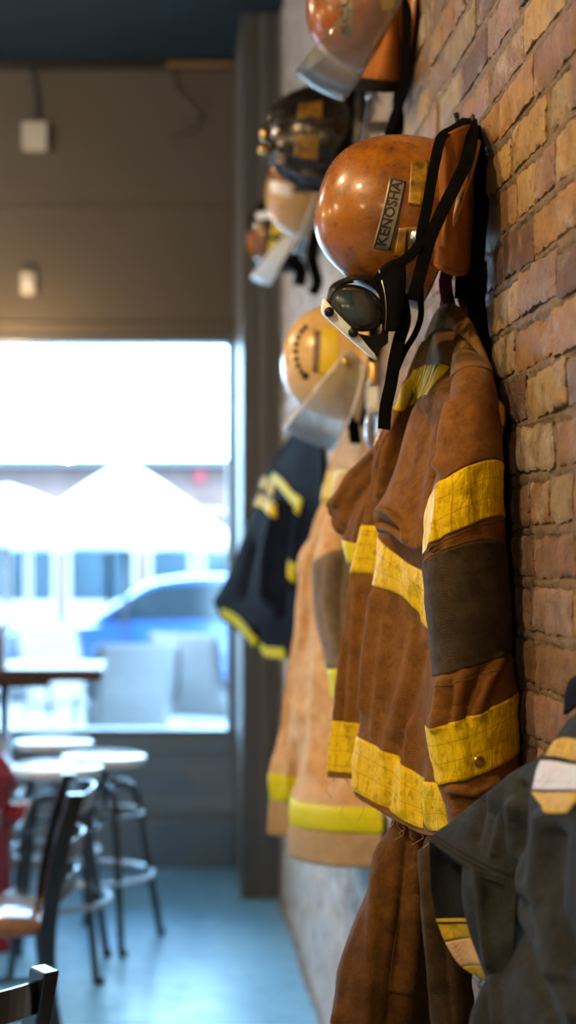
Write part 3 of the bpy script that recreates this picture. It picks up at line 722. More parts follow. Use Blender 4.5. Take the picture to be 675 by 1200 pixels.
    dr = Sheet([PP(r) for r in D], 90, 60, False, [(-.026, 4.5, [(446,612),(458,614),(466,624)]), (.008, 3, [(444,600),(458,602),(468,612)]), (.008, 4, [(452,600),(466,606),(476,630)]), (.006, 6, [(492,470),(478,530),(462,580)]), (-.006, 7, [(504,500),(492,560),(482,610)]), (.005, 6, [(514,500),(506,560),(496,610)])], [(.0022, 24, 1), (.0012, 60, 3)])
    # far sleeve: slack cloth standing out beyond the far half of the back
    D2 = [[(452,510,2.66),(456,508,2.64),(462,512,2.62),(466,520,2.62)],
          [(424,542,2.76),(436,538,2.72),(450,540,2.68),(460,545,2.66)],
          [(386,586,2.84),(410,580,2.78),(434,580,2.72),(452,585,2.69)],
          [(385,596,2.85),(406,600,2.79),(430,602,2.72),(450,605,2.70)],
          [(390,616,2.85),(406,622,2.79),(428,625,2.73),(448,630,2.70)],
          [(402,634,2.84),(411,640,2.79),(426,645,2.74),(446,650,2.71)],
          [(412,646,2.84),(417,654,2.80),(428,660,2.76),(444,664,2.73)]]
    d2 = Sheet([PP(r) for r in D2], 70, 46, False, [(.010, 4, [(440,530),(410,560),(394,590)]), (-.009, 4, [(436,560),(412,590),(400,626)]), (.008, 5, [(440,575),(424,610),(416,645)]), (-.007, 3, [(388,606),(402,622)])], [(.002, 30, 2)])
    # wall-side half of that sleeve, to give it its body
    b2 = np.array([[q + np.array([.055 + .02 * math.sin(i * .1), .03, 0]) for q in r] for i, r in enumerate(d2.G[::-1])])
    sheet_obj('back_panel', 'canvas_brown', t, [(body.G, True), (dr.G, False), (d2.G, False), (b2, False)])
    # hanging far sleeve below the slack cloth, mostly behind the back
    fs = Sheet([ring((403,632),(440,645),2.80,.05), ring((408,655),(440,665),2.79,.05), ring((420,700),(448,705),2.78,.05), ring((428,800),(452,805),2.78,.045), ring((430,880),(452,885),2.78,.04)], 50, 28, True, (), [(.003, 30, 1)])
    so = sheet_obj('sleeve', 'canvas_brown', t, [(fs.G, True)])
    g = fs.patch([(.02, c) for c in np.linspace(0, 13.9, 15)], [(1.1, c) for c in np.linspace(0, 13.9, 15)], 60, 8, .002); sheet_obj('reflective_band', 'tape_lime', so, [(g, False)], .002)
    # yoke: faded shoulder piece with a stitched lower edge
    yk = body.patch([(.15, 0), (.1, 1.5), (.1, 4), (.12, 5.6), (.15, 7.6)], [(1.15, -.3), (1.35, 1.5), (1.6, 3.2), (1.95, 4.6), (1.35, 5.6), (1.12, 6.5), (1.02, 7.6)], 120, 40, .0022)
    sheet_obj('yoke', 'canvas_yoke', t, [(yk, False)], .002)
    # bands of the back
    wr = lambda a, f, s: (lambda g: a * wob(g * np.array([1, 1, .25]), f, s))
    j = lambda r, cs: [(r, c) for c in cs]
    lo = np.linspace(-.35, 3.0, 12)
    b = body.patch(j(5.0, lo), j(7.0, lo), 60, 16, .0025, wr(.0012, 70, 1)); sheet_obj('reflective_band', 'tape_yellow', t, [(b, False)], .0018)
    nr = np.linspace(3.55, 7.4, 14)
    b = body.patch(j(6.0, nr), j(7.0, nr), 80, 16, .0028, wr(.0014, 70, 2)); sheet_obj('reflective_band', 'tape_yellow', t, [(b, False)], .0018)
    al = np.linspace(-.6, 2.9, 12)
    b = body.patch(j(10.0, al), j(11.0, al), 60, 18, .0028, wr(.0012, 75, 3)); sheet_obj('reflective_band', 'tape_yellow', t, [(b, False)], .0018)
    al = np.linspace(3.3, 8.0, 18)
    b = body.patch(j(10.0, al), j(11.0, al), 140, 18, .003, wr(.0022, 75, 4)); sheet_obj('reflective_band', 'tape_yellow', t, [(b, False)], .0018)
    # sewn letters across the back, seen almost edge on
    k = 0
    gl = []
    for c0, wd in ((.55, .42), (1.1, .24), (1.5, .36), (2.05, .5), (2.75, .5), (3.45, .42), (4.05, .36), (4.55, .3)):
        gl.append((body.patch([(1.0, c0 + .12), (1.02, c0 + wd + .12)], [(1.86, c0 - .12), (1.88, c0 + wd - .12)], 6, 20, .0045), False)); k += 1
    sheet_obj('lettering', 'letters_yellow', t, gl, .0015)
    # collar
    K = [[(499,400,2.455),(508,391,2.430),(520,386,2.395),(532,387,2.36),(546,398,2.315),(560,414,2.28),(576,440,2.255)],
         [(499,394,2.462),(506,380,2.440),(517,371,2.405),(532,372,2.365),(548,385,2.32),(562,405,2.285),(577,435,2.26)],
         [(504,386,2.475),(510,369,2.455),(520,359,2.425),(532,358,2.39),(546,370,2.345),(559,394,2.31),(573,426,2.285)],
         [(507,384,2.48),(513,370,2.46),(522,361,2.435),(532,361,2.405),(545,374,2.36),(557,398,2.325),(570,428,2.30)],
         [(510,396,2.48),(517,386,2.46),(525,380,2.435),(533,382,2.41),(543,393,2.37),(554,408,2.335),(566,432,2.31)]]
    cs = Sheet([PP(r) for r in K], 40, 80, False, [(.004, 5, [(512,392),(518,374)]), (-.004, 5, [(540,372),(552,394)])], [(.0012, 40, 2)])
    co = sheet_obj('collar', 'canvas_yoke', t, [(cs.G, False)], .005)
    MB().tube(path([P(520, 364, 2.43), P(523, 349, 2.42), P(529, 346, 2.41), P(533, 362, 2.40)]), .003, 8).build('hanger_loop', 'webbing_black', co)
    # near sleeve
    Rr = [((534,410),(562,416),2.325,.02,-2), ((531,425),(571,428),2.28,.035,-5), ((529,447),(577,441),2.225,.052,-8), ((527,490),(583,478),2.185,.07,-8), ((517,545),(586,518),2.17,.078,-14), ((504,592),(588,548),2.16,.082,-22),
          ((498,650),(590,606),2.15,.085,-10), ((497,666),(591,642),2.15,.085,-16), ((501,722),(595,702),2.145,.085,-8), ((510,790),(598,762),2.14,.082,2),
          ((506,832),(601,795),2.135,.08,4), ((500,851),(604,810),2.13,.08,8), ((515,916),(606,880),2.125,.076,10), ((521,938),(605,905),2.125,.072,8), ((527,968),(598,938),2.13,.065,6)]
    sl = Sheet([ring(*q[:4], bow=q[4]) for q in Rr], 170, 84, True,
        [(.014, 5, [(533,476),(523,510),(515,548)]), (-.016, 4, [(524,472),(519,500),(513,535)]), (.006, 6, [(545,452),(538,480),(530,515)]),
         (0.0112, 5, [(520,800),(516,830),(512,850)]), (-0.0112, 4, [(527,800),(530,830),(527,850)]), (0.0112, 5, [(545,790),(538,820),(532,848)]), (-0.0096, 5, [(565,785),(552,815),(545,845)]), (0.0096, 5, [(585,772),(570,800),(558,835)]), (-0.0096, 4, [(595,765),(586,790),(575,822)]),
         (0.0080, 5, [(510,640),(516,600),(520,570)]), (-0.0064, 9, [(560,560),(562,620)]), (0.0048, 7, [(525,575),(528,640)]), (0.0080, 4, [(530,925),(555,930),(580,915)]), (-0.0096, 3, [(535,935),(560,937),(585,925)]), (.005,6,[(540,860),(545,905)])],
        [(.0024, 26, 3), (.0012, 62, 5), (.0006, 140, 1)])
    so = sheet_obj('sleeve', 'canvas_brown', t, [(sl.G, True)])
    al = np.linspace(-1.5, 7.6, 20)
    b = sl.patch(j(5.0, al), j(6.0, al), 90, 18, .003, wr(.0016, 60, 2)); sheet_obj('reflective_band', 'tape_yellow', so, [(b, False)], .0018)
    b = sl.patch(j(11.0, al), j(12.0, al), 90, 18, .003, wr(.0016, 60, 5)); sheet_obj('reflective_band', 'tape_yellow', so, [(b, False)], .0018)
    b = sl.patch(j(7.0, np.linspace(-1.0, 7.4, 20)), j(9.05, np.linspace(-1.0, 7.4, 20)), 80, 40, .0022); sheet_obj('elbow_patch', 'elbow_patch', so, [(b, False)], .0025)
    # hem welts: double stitching lines as raised seams
    for r_ in (4.93, 6.12, 6.9, 9.3):
        b = sl.patch(j(r_, al), j(r_ + .035, al), 80, 3, .002); sheet_obj('seam', 'canvas_yoke' if r_ > 6 else 'canvas_trouser', so, [(b, False)], .002)
    al2 = np.linspace(-.6, 7.6, 20); b = sl.patch(j(.05, al2), [(1.75 + .25 * min(1, abs(c - 3.4) / 4), c) for c in al2], 60, 20, .0024); sheet_obj('shoulder_yoke', 'canvas_yoke', so, [(b, False)], .002)
    # snap stud on the cuff band
    g, nn = sl.sample([11.75], [3.6]); p = g[0] + nn[0] * .004
    MB().lathe([(.0085, 0), (.0085, .002), (.006, .0035), (.004, .002), (.001, .002)], p, 20, nn[0]).build('snap_stud', 'brass', so)
    # frayed threads at the hem
    m = MB(); r = np.random.default_rng(3)
    for px, py, Y, L in ((389,897,2.73,14),(391,902,2.72,34),(402,908,2.69,46),(396,906,2.71,10),(405,908,2.68,12),(458,955,2.42,16),(465,962,2.40,22),(472,968,2.38,12),(480,974,2.36,10),(494,978,2.32,12),(503,980,2.29,14),(449,952,2.45,14),(424,938,2.52,26),(389,850,2.73,-8)):
        q = [P(px + r.normal(0, 2.2) * i, py + L * i / 3, Y - .004) for i in range(4)]; m.tube(path(q, 10), .00055, 5)
    m.build('loose_thread', 'thread', t)
    return t
brown_coat()
# trousers hanging below the coat
t = thing('firefighter_trousers', 'brown firefighter trousers hanging below the brown coat hem', 'trousers', (-.10, 2.4, .2))
A = Sheet([ring((474,915),(535,925),2.47,.03), ring((462,955),(530,965),2.465,.045), ring((432,1040),(516,1040),2.455,.07), ring((402,1120),(510,1120),2.44,.085), ring((388,1200),(506,1200),2.44,.09), ring((380,1330),(505,1330),2.44,.095), ring((378,1500),(500,1500),2.44,.095), ring((384,1560),(498,1560),2.44,.09)], 110, 72, True,
    [(.012, 5, [(446,990),(426,1050),(408,1120),(396,1200)]), (-.012, 5, [(438,1010),(414,1090),(400,1180)]), (.010, 7, [(452,950),(440,1060),(430,1200)]), (-.010, 6, [(478,960),(468,1080),(455,1200)]), (.008, 7, [(490,960),(486,1080),(476,1200)]), (-.006, 4, [(472,1060),(470,1130)])], [(.004, 14, 1), (.0016, 45, 2)])
lo_ = sheet_obj('leg', 'canvas_trouser', t, [(A.G, True)])
m = A.patch([(2.1, 3.6), (2.1, 5.6)], [(3.6, 3.7), (3.6, 5.8)], 20, 30, .002); sheet_obj('leg_pocket', 'canvas_trouser', lo_, [(m, False)], .003)
B = Sheet([ring((512,940),(548,950),2.34,.025), ring((501,985),(542,990),2.315,.042), ring((496,1060),(548,1060),2.28,.06), ring((505,1140),(552,1140),2.28,.065), ring((512,1200),(556,1200),2.28,.07), ring((515,1400),(560,1400),2.28,.07), ring((512,1580),(556,1580),2.28,.07)], 80, 50, True,
    [(.010, 5, [(497,1000),(505,1080),(513,1200)]), (-.008, 5, [(512,1000),(520,1100),(528,1200)])], [(.004, 16, 3), (.0016, 50, 1)])
sheet_obj('leg', 'canvas_olive', t, [(B.G, True)])
# ================================================================ CHARCOAL COAT (nearest)
def charcoal_coat():
    t = thing('firefighter_coat', 'charcoal firefighter coat nearest the camera, with a yellow and white shoulder stripe', 'coat', (-.07, 1.66, .9))
    rows = [
      [(668,846,1.78),(676,838,1.76),(690,826,1.74),(712,822,1.70),(735,830,1.64)],
      [(640,884,1.80),(655,872,1.76),(676,862,1.70),(705,862,1.64),(745,880,1.56)],
      [(602,906,1.84),(622,905,1.78),(652,908,1.70),(690,915,1.60),(750,930,1.50)],
      [(572,935,1.88),(600,940,1.80),(636,948,1.70),(682,955,1.58),(752,965,1.48)],
      [(585,985,1.90),(604,985,1.80),(640,990,1.69),(684,995,1.56),(754,1005,1.46)],
      [(600,1040,1.90),(606,1040,1.80),(640,1045,1.69),(686,1050,1.55),(756,1060,1.45)],
      [(590,1110,1.88),(604,1110,1.79),(640,1115,1.68),(690,1120,1.55),(760,1130,1.44)],
      [(565,1165,1.86),(592,1165,1.78),(638,1170,1.67),(692,1180,1.54),(764,1190,1.44)],
      [(552,1230,1.86),(585,1230,1.78),(636,1235,1.67),(692,1240,1.54),(766,1250,1.43)],
      [(548,1420,1.86),(582,1425,1.78),(634,1430,1.67),(692,1440,1.54),(770,1450,1.43)]]
    C = []
    for k, r in enumerate(rows):
        w = PP(r); z0, z1 = w[0][2], w[-1][2]; yb = ((1.66, 1.70, 1.76) if k < 1 else (1.48, 1.66, 1.86))
        w += [wl(-.035, yb[0], z1), wl(-.012, yb[1], (z0 + z1) / 2), wl(-.012, yb[2], z0)]
        C.append(w)
    body = Sheet(C, 130, 130, True, [(.012, 7, [(604,945),(607,1000),(622,1046)]), (-.014, 5, [(613,920),(612,980),(606,1040),(610,1090)]), (.014, 10, [(640,960),(632,1040),(660,1140)]), (-.012, 9, [(655,980),(650,1060),(675,1130)]),
        (.010, 7, [(610,1060),(640,1110),(675,1190)]), (-.010, 6, [(600,1080),(628,1140),(650,1200)]), (.008, 6, [(580,1150),(584,1200)]), (-.008, 5, [(570,1150),(572,1200)])], [(.004, 15, 1), (.0016, 44, 3)])
    # far sleeve drooping open, its hem double stitched
    D = [[(602,906,1.86),(612,910,1.82),(618,920,1.80),(622,930,1.79)],
         [(560,938,1.92),(584,945,1.86),(602,958,1.82),(614,970,1.80)],
         [(524,966,1.96),(554,976,1.89),(584,990,1.84),(608,1004,1.81)],
         [(505,982,1.97),(530,1000,1.91),(562,1019,1.85),(600,1034,1.82)],
         [(507,986,1.955),(532,1006,1.895),(562,1026,1.84),(602,1040,1.815)]]
    d = Sheet([PP(r) for r in D], 60, 50, False, [(.006, 5, [(600,915),(590,960),(580,1000)]), (-.006, 5, [(570,940),(560,985)])], [(.002, 30, 2)])
    E = [[(545,1010,1.88),(560,1018,1.85),(585,1025,1.83),(606,1030,1.82)],
         [(543,1050,1.88),(556,1050,1.85),(584,1050,1.83),(606,1050,1.81)],
         [(550,1085,1.87),(560,1085,1.85),(582,1090,1.82),(604,1090,1.80)],
         [(560,1118,1.87),(566,1118,1.85),(580,1120,1.82),(602,1125,1.80)],
         [(571,1148,1.87),(574,1150,1.85),(580,1155,1.83),(600,1160,1.80)]]
    e = Sheet([PP(r) for r in E], 40, 40, False, [(.007, 5, [(560,1020),(566,1070),(575,1130)])], [(.002, 30, 1)])
    sheet_obj('back_panel', 'canvas_charcoal', t, [(body.G, True), (d.G, False), (e.G, False)])
    for k in (.12, .3):
        g = d.patch([(3 - k, .05), (3 - k, 1.5), (3 - k, 2.9)], [(3 - k + .05, .05), (3 - k + .05, 1.5), (3 - k + .05, 2.9)], 50, 3, .0012); sheet_obj('seam', 'lining_black', t, [(g, False)], .0012)
    L = [[(504,986,1.972),(520,996,1.95),(540,1010,1.92),(560,1020,1.90)],
         [(504,1010,1.985),(522,1010,1.97),(540,1015,1.94),(560,1025,1.92)],
         [(505,1040,1.985),(522,1042,1.97),(542,1042,1.93),(560,1046,1.91)],
         [(512,1076,1.98),(526,1076,1.96),(546,1076,1.92),(562,1080,1.90)],
         [(516,1086,1.98),(530,1086,1.96),(548,1086,1.92),(564,1090,1.90)],
         [(524,1105,1.975),(536,1102,1.955),(552,1100,1.92),(568,1105,1.90)],
         [(541,1130,1.965),(550,1128,1.945),(562,1128,1.91),(574,1132,1.89)],
         [(570,1148,1.93),(572,1149,1.92),(575,1150,1.90),(580,1152,1.88)]]
    l = Sheet([PP(r) for r in L], 60, 36, False, (), [(.0015, 30, 1)])
    so = sheet_obj('sleeve', 'lining_black', t, [(l.G, False), (l.G + np.array([.05, .02, 0]), False)])
    al = np.linspace(.0, 2.4, 6); jj = lambda r, cs: [(r, c) for c in cs]
    for r0, r1, mt in ((3.0, 3.22, 'tape_gold'), (3.5, 4.9, 'tape_gold'), (4.95, 6.1, 'canvas_tan'), (6.1, 6.85, 'tape_gold')):
        g = l.patch(jj(r0, al), jj(r1, al), 30, 10, .002); sheet_obj('reflective_band', mt, so, [(g, False)], .0015)
    # three-colour stripe over the shoulder
    q = lambda pts: [tuple(p) for p in pts]
    def strip(a0, a1, b0, b1, mat):
        g = body.patch(q(a0), q(a1), 40, 14, .0035, lambda g_: .0012 * wob(g_, 60, 2)); return sheet_obj('reflective_band', mat, t, [(g, False)], .002)
    global _cb; _cb = body
    return t, body, strip
_ct, _cbody, _strip = charcoal_coat()
def rc_of(body, px, py):
    """row and column of the sheet nearest to a direction of view, near side only"""
    Q = project(body.G); d = ((Q - np.array([px, py])) ** 2).sum(-1); vis = (body.N * (np.array([CX, 0, CZ]) - body.G)).sum(-1); d[vis < 0] += 1e6
    i, j = np.unravel_index(d.argmin(), d.shape); nv, nu = body.G.shape[:2]
    return (i * (body.R - 1) / (nv - 1), j * (body.C / nu if body.closed else (body.C - 1) / (nu - 1)))
e0 = [(652, 870), (642, 888), (638, 893), (628, 925), (627, 930), (640, 956)]
f0 = [(690, 872), (690, 898), (690, 900), (690, 928), (690, 930), (668, 952)]
for i, mt in ((0, 'tape_gold'), (2, 'tape_silver'), (4, 'tape_gold')):
    _strip([rc_of(_cbody, *e0[i]), rc_of(_cbody, *f0[i])], [rc_of(_cbody, *e0[i + 1]), rc_of(_cbody, *f0[i + 1])], 0, 0, mt)
K = [[(662,838,1.79),(678,826,1.76),(696,818,1.73),(722,824,1.68)], [(664,812,1.79),(680,800,1.76),(698,794,1.73),(724,802,1.68)], [(672,796,1.80),(686,788,1.77),(702,784,1.74),(726,794,1.69)], [(682,812,1.81),(692,806,1.79),(704,802,1.76),(724,812,1.71)]]
cs = Sheet([PP(r) for r in K], 24, 30); sheet_obj('collar', 'canvas_navy', _ct, [(cs.G, False)], .005)

# ================================================================ TAN COAT
def tan_coat():
    t = thing('firefighter_coat', 'faded tan firefighter coat with yellow bands hanging behind the brown coat', 'coat', (-.09, 3.7, 1.0))
    rows = [
      [(402,505,3.86),(407,500,3.82),(412,498,3.78),(416,496,3.74),(424,500,3.68),(434,512,3.62)],
      [(386,545,3.95),(393,542,3.89),(402,538,3.80),(408,540,3.74),(420,540,3.64),(438,545,3.55)],
      [(378,590,3.98),(386,590,3.92),(396,590,3.83),(406,592,3.72),(424,592,3.62),(442,595,3.52)],
      [(362,640,4.02),(373,640,3.96),(384,645,3.86),(400,650,3.72),(424,655,3.60),(444,655,3.50)],
      [(346,740,4.06),(358,740,4.00),(370,745,3.88),(392,750,3.72),(424,755,3.58),(446,760,3.48)],
      [(334,840,4.08),(346,840,4.02),(356,845,3.88),(384,850,3.72),(424,858,3.56),(448,862,3.46)],
      [(321,906,4.10),(334,908,4.04),(350,912,3.98),(344,936,3.78),(392,944,3.56),(448,946,3.44)],
      [(319,936,4.10),(332,939,4.04),(350,942,3.98),(342,966,3.78),(392,975,3.56),(449,976,3.44)],
      [(318,978,4.10),(331,981,4.04),(350,985,3.98),(338,1003,3.78),(390,1016,3.56),(450,1016,3.44)]]
    C = []
    for k, r in enumerate(rows):
        w = PP(r); z0, z1 = w[0][2], w[-1][2]; yb = (3.62, 3.72, 3.82) if k < 1 else (3.46, 3.72, 4.02)
        w += [wl(-.02, yb[0], z1), wl(-.012, yb[1], (z0 + z1) / 2), wl(-.012, yb[2], z0)]; C.append(w)
    body = Sheet(C, 110, 110, True, [(.016, 4, [(380,600),(362,700),(350,820),(338,930)]), (-.014, 4, [(372,640),(360,740),(354,850)]), (.014, 5, [(376,690),(372,780),(366,900)]), (-.012, 5, [(386,790),(384,860),(380,920)]), (.008, 6, [(410,800),(404,900)])], [(.004, 16, 2), (.002, 40, 1)])
    sheet_obj('back_panel', 'canvas_tan', t, [(body.G, True)])
    j = lambda r, cs: [(r, c) for c in cs]
    al = np.linspace(-.4, 2.1, 8); b = body.patch(j(6, al), j(7, al), 40, 8, .004); sheet_obj('reflective_band', 'tape_lime', t, [(b, False)], .002)
    al = np.linspace(2.75, 6, 12); b = body.patch(j(6, al), j(7, al), 60, 8, .004); sheet_obj('reflective_band', 'tape_lime', t, [(b, False)], .002)
    al = np.linspace(-.3, 6, 18); b = body.patch(j(7.05, al), j(7.98, al), 90, 10, .003); sheet_obj('hem_facing', 'canvas_khaki', t, [(b, False)], .002)
    al = np.linspace(-.2, 3.2, 10); b = body.patch(j(1.2, al), j(1.95, al), 40, 10, .004); sheet_obj('reflective_band', 'tape_yellow', t, [(b, False)], .002)
    Rr = [((398,560),(430,556),3.56,.05,-4), ((384,600),(432,590),3.53,.08,-6), ((374,635),(434,622),3.51,.09,-8), ((368,665),(436,645),3.50,.095,-8), ((371,720),(438,715),3.50,.095,-4), ((384,782),(440,775),3.49,.09,2), ((390,815),(442,808),3.49,.085,2), ((398,835),(440,830),3.49,.08,2)]
    sl = Sheet([ring(*q[:4], bow=q[4]) for q in Rr], 80, 56, True, [(.012, 5, [(390,650),(384,700),(396,760)]), (-.010, 5, [(402,660),(398,720),(404,770)]), (.012, 5, [(410,560),(396,600)]), (-.012,4,[(402,600),(412,640)])], [(.004, 22, 1)])
    so = sheet_obj('sleeve', 'canvas_tan', t, [(sl.G, True)])
    al = np.linspace(-1.2, 7.4, 14); b = sl.patch(j(2.9, al), j(5.0, al), 60, 20, .003); sheet_obj('elbow_patch', 'tan_elbow_patch', so, [(b, False)], .002)
    b = sl.patch(j(5.02, al), j(6.1, al), 60, 8, .004); sheet_obj('reflective_band', 'tape_lime', so, [(b, False)], .002)
    # far sleeve, only its edge shows beyond the back
    fs = Sheet([ring((377,600),(392,600),4.03,.05), ring((365,625),(385,625),4.04,.06), ring((350,652),(378,652),4.05,.065), ring((348,690),(370,695),4.06,.06), ring((345,760),(365,765),4.07,.06), ring((340,830),(360,835),4.08,.055)], 40, 30, True, (), [(.004, 22, 3)])
    sheet_obj('sleeve', 'canvas_tan', t, [(fs.G, True)])
    K = [[(401,506,3.87),(408,498,3.81),(417,495,3.73),(427,502,3.66),(437,516,3.60)], [(403,492,3.87),(410,482,3.81),(419,478,3.73),(429,486,3.66),(438,504,3.61)], [(408,496,3.86),(414,488,3.81),(421,485,3.75),(428,492,3.69),(434,508,3.64)]]
    cs = Sheet([PP(r) for r in K], 20, 40); sheet_obj('collar', 'canvas_khaki', t, [(cs.G, False)], .006)
tan_coat()
# ================================================================ NAVY JACKET
def navy_jacket():
    t = thing('firefighter_jacket', 'short navy blue jacket with lime yellow trim hanging beside the window pilaster', 'jacket', (-.1, 4.9, 1.2))
    rows = [
      [(344,497,5.05),(348,493,5.0),(352,492,4.95),(356,494,4.9),(362,502,4.82)],
      [(330,523,5.15),(337,521,5.06),(346,521,4.96),(355,523,4.86),(366,528,4.75)],
      [(318,548,5.24),(326,546,5.12),(338,548,4.98),(352,552,4.84),(369,560,4.7)],
      [(306,583,5.3),(316,582,5.14),(330,585,4.98),(348,590,4.82),(370,600,4.68)],
      [(290,625,5.34),(303,626,5.16),(322,630,4.98),(346,640,4.80),(370,650,4.66)],
      [(268,682,5.38),(284,688,5.18),(310,695,4.98),(340,700,4.79),(370,710,4.64)],
      [(256,702,5.40),(272,712,5.20),(300,726,4.98),(338,738,4.78),(370,750,4.62)],
      [(258,714,5.40),(275,729,5.20),(304,752,4.98),(338,760,4.78),(370,766,4.62)],
      [(262,724,5.40),(278,740,5.20),(306,766,4.98),(338,773,4.78),(370,776,4.62)]]
    C = []
    for k, r in enumerate(rows):
        w = PP(r); z0, z1 = w[0][2], w[-1][2]; yb = (4.82, 4.9, 5.0) if k < 1 else (4.64, 4.95, 5.28)
        w += [wl(-.014, yb[0], z1), wl(-.009, yb[1], (z0 + z1) / 2), wl(-.009, yb[2], z0)]; C.append(w)
    body = Sheet(C, 90, 100, True, [(.03, 6, [(330,590),(316,640),(312,700)]), (-.02, 6, [(344,600),(334,650),(330,720)]), (.02, 5, [(350,600),(345,690)]), (-.014, 5, [(298,640),(285,700)]), (-.02, 4, [(302,740),(304,768)])], [(.006, 12, 1)])
    sheet_obj('back_panel', 'canvas_navy', t, [(body.G, True)])
    R = lambda px, py: rc_of(body, px, py)
    def st(name, top, bot, mat, n=30): sheet_obj(name, mat, t, [(body.patch([R(*p) for p in top], [R(*p) for p in bot], n, 10, .006), False)], .003)
    st('reflective_band', [(322,553),(333,562),(344,575),(355,585)], [(318,562),(328,572),(340,588),(352,603)], 'tape_lime')
    st('reflective_band', [(262,712),(275,718),(290,732),(303,748)], [(263,722),(277,732),(291,748),(299,757)], 'tape_lime')
    st('reflective_band', [(306,752),(318,758),(334,760)], [(304,764),(318,772),(336,773)], 'tape_lime')
    st('reflective_band', [(340,656),(350,660)], [(338,676),(348,682)], 'tape_lime', 10)
    gl = []
    for a, b, c_, d in (((309,557),(316,560),(303,570),(311,574)), ((318,562),(324,568),(314,576),(320,582)), ((303,577),(310,580),(300,590),(307,594)), ((312,582),(319,586),(309,596),(317,602)), ((321,584),(327,590),(319,604),(325,608))):
        gl.append((body.patch([R(*a), R(*b)], [R(*c_), R(*d)], 6, 6, .006), False))
    sheet_obj('lettering', 'letters_yellow', t, gl, .003)
    K = [[(343,499,5.06),(348,492,5.0),(356,492,4.9),(364,503,4.80)], [(345,488,5.06),(349,480,5.0),(357,480,4.9),(365,492,4.81)], [(348,492,5.04),(351,486,5.0),(357,486,4.92),(362,497,4.84)]]
    cs = Sheet([PP(r) for r in K], 16, 24); sheet_obj('collar', 'canvas_navy', t, [(cs.G, False)], .008)
navy_jacket()
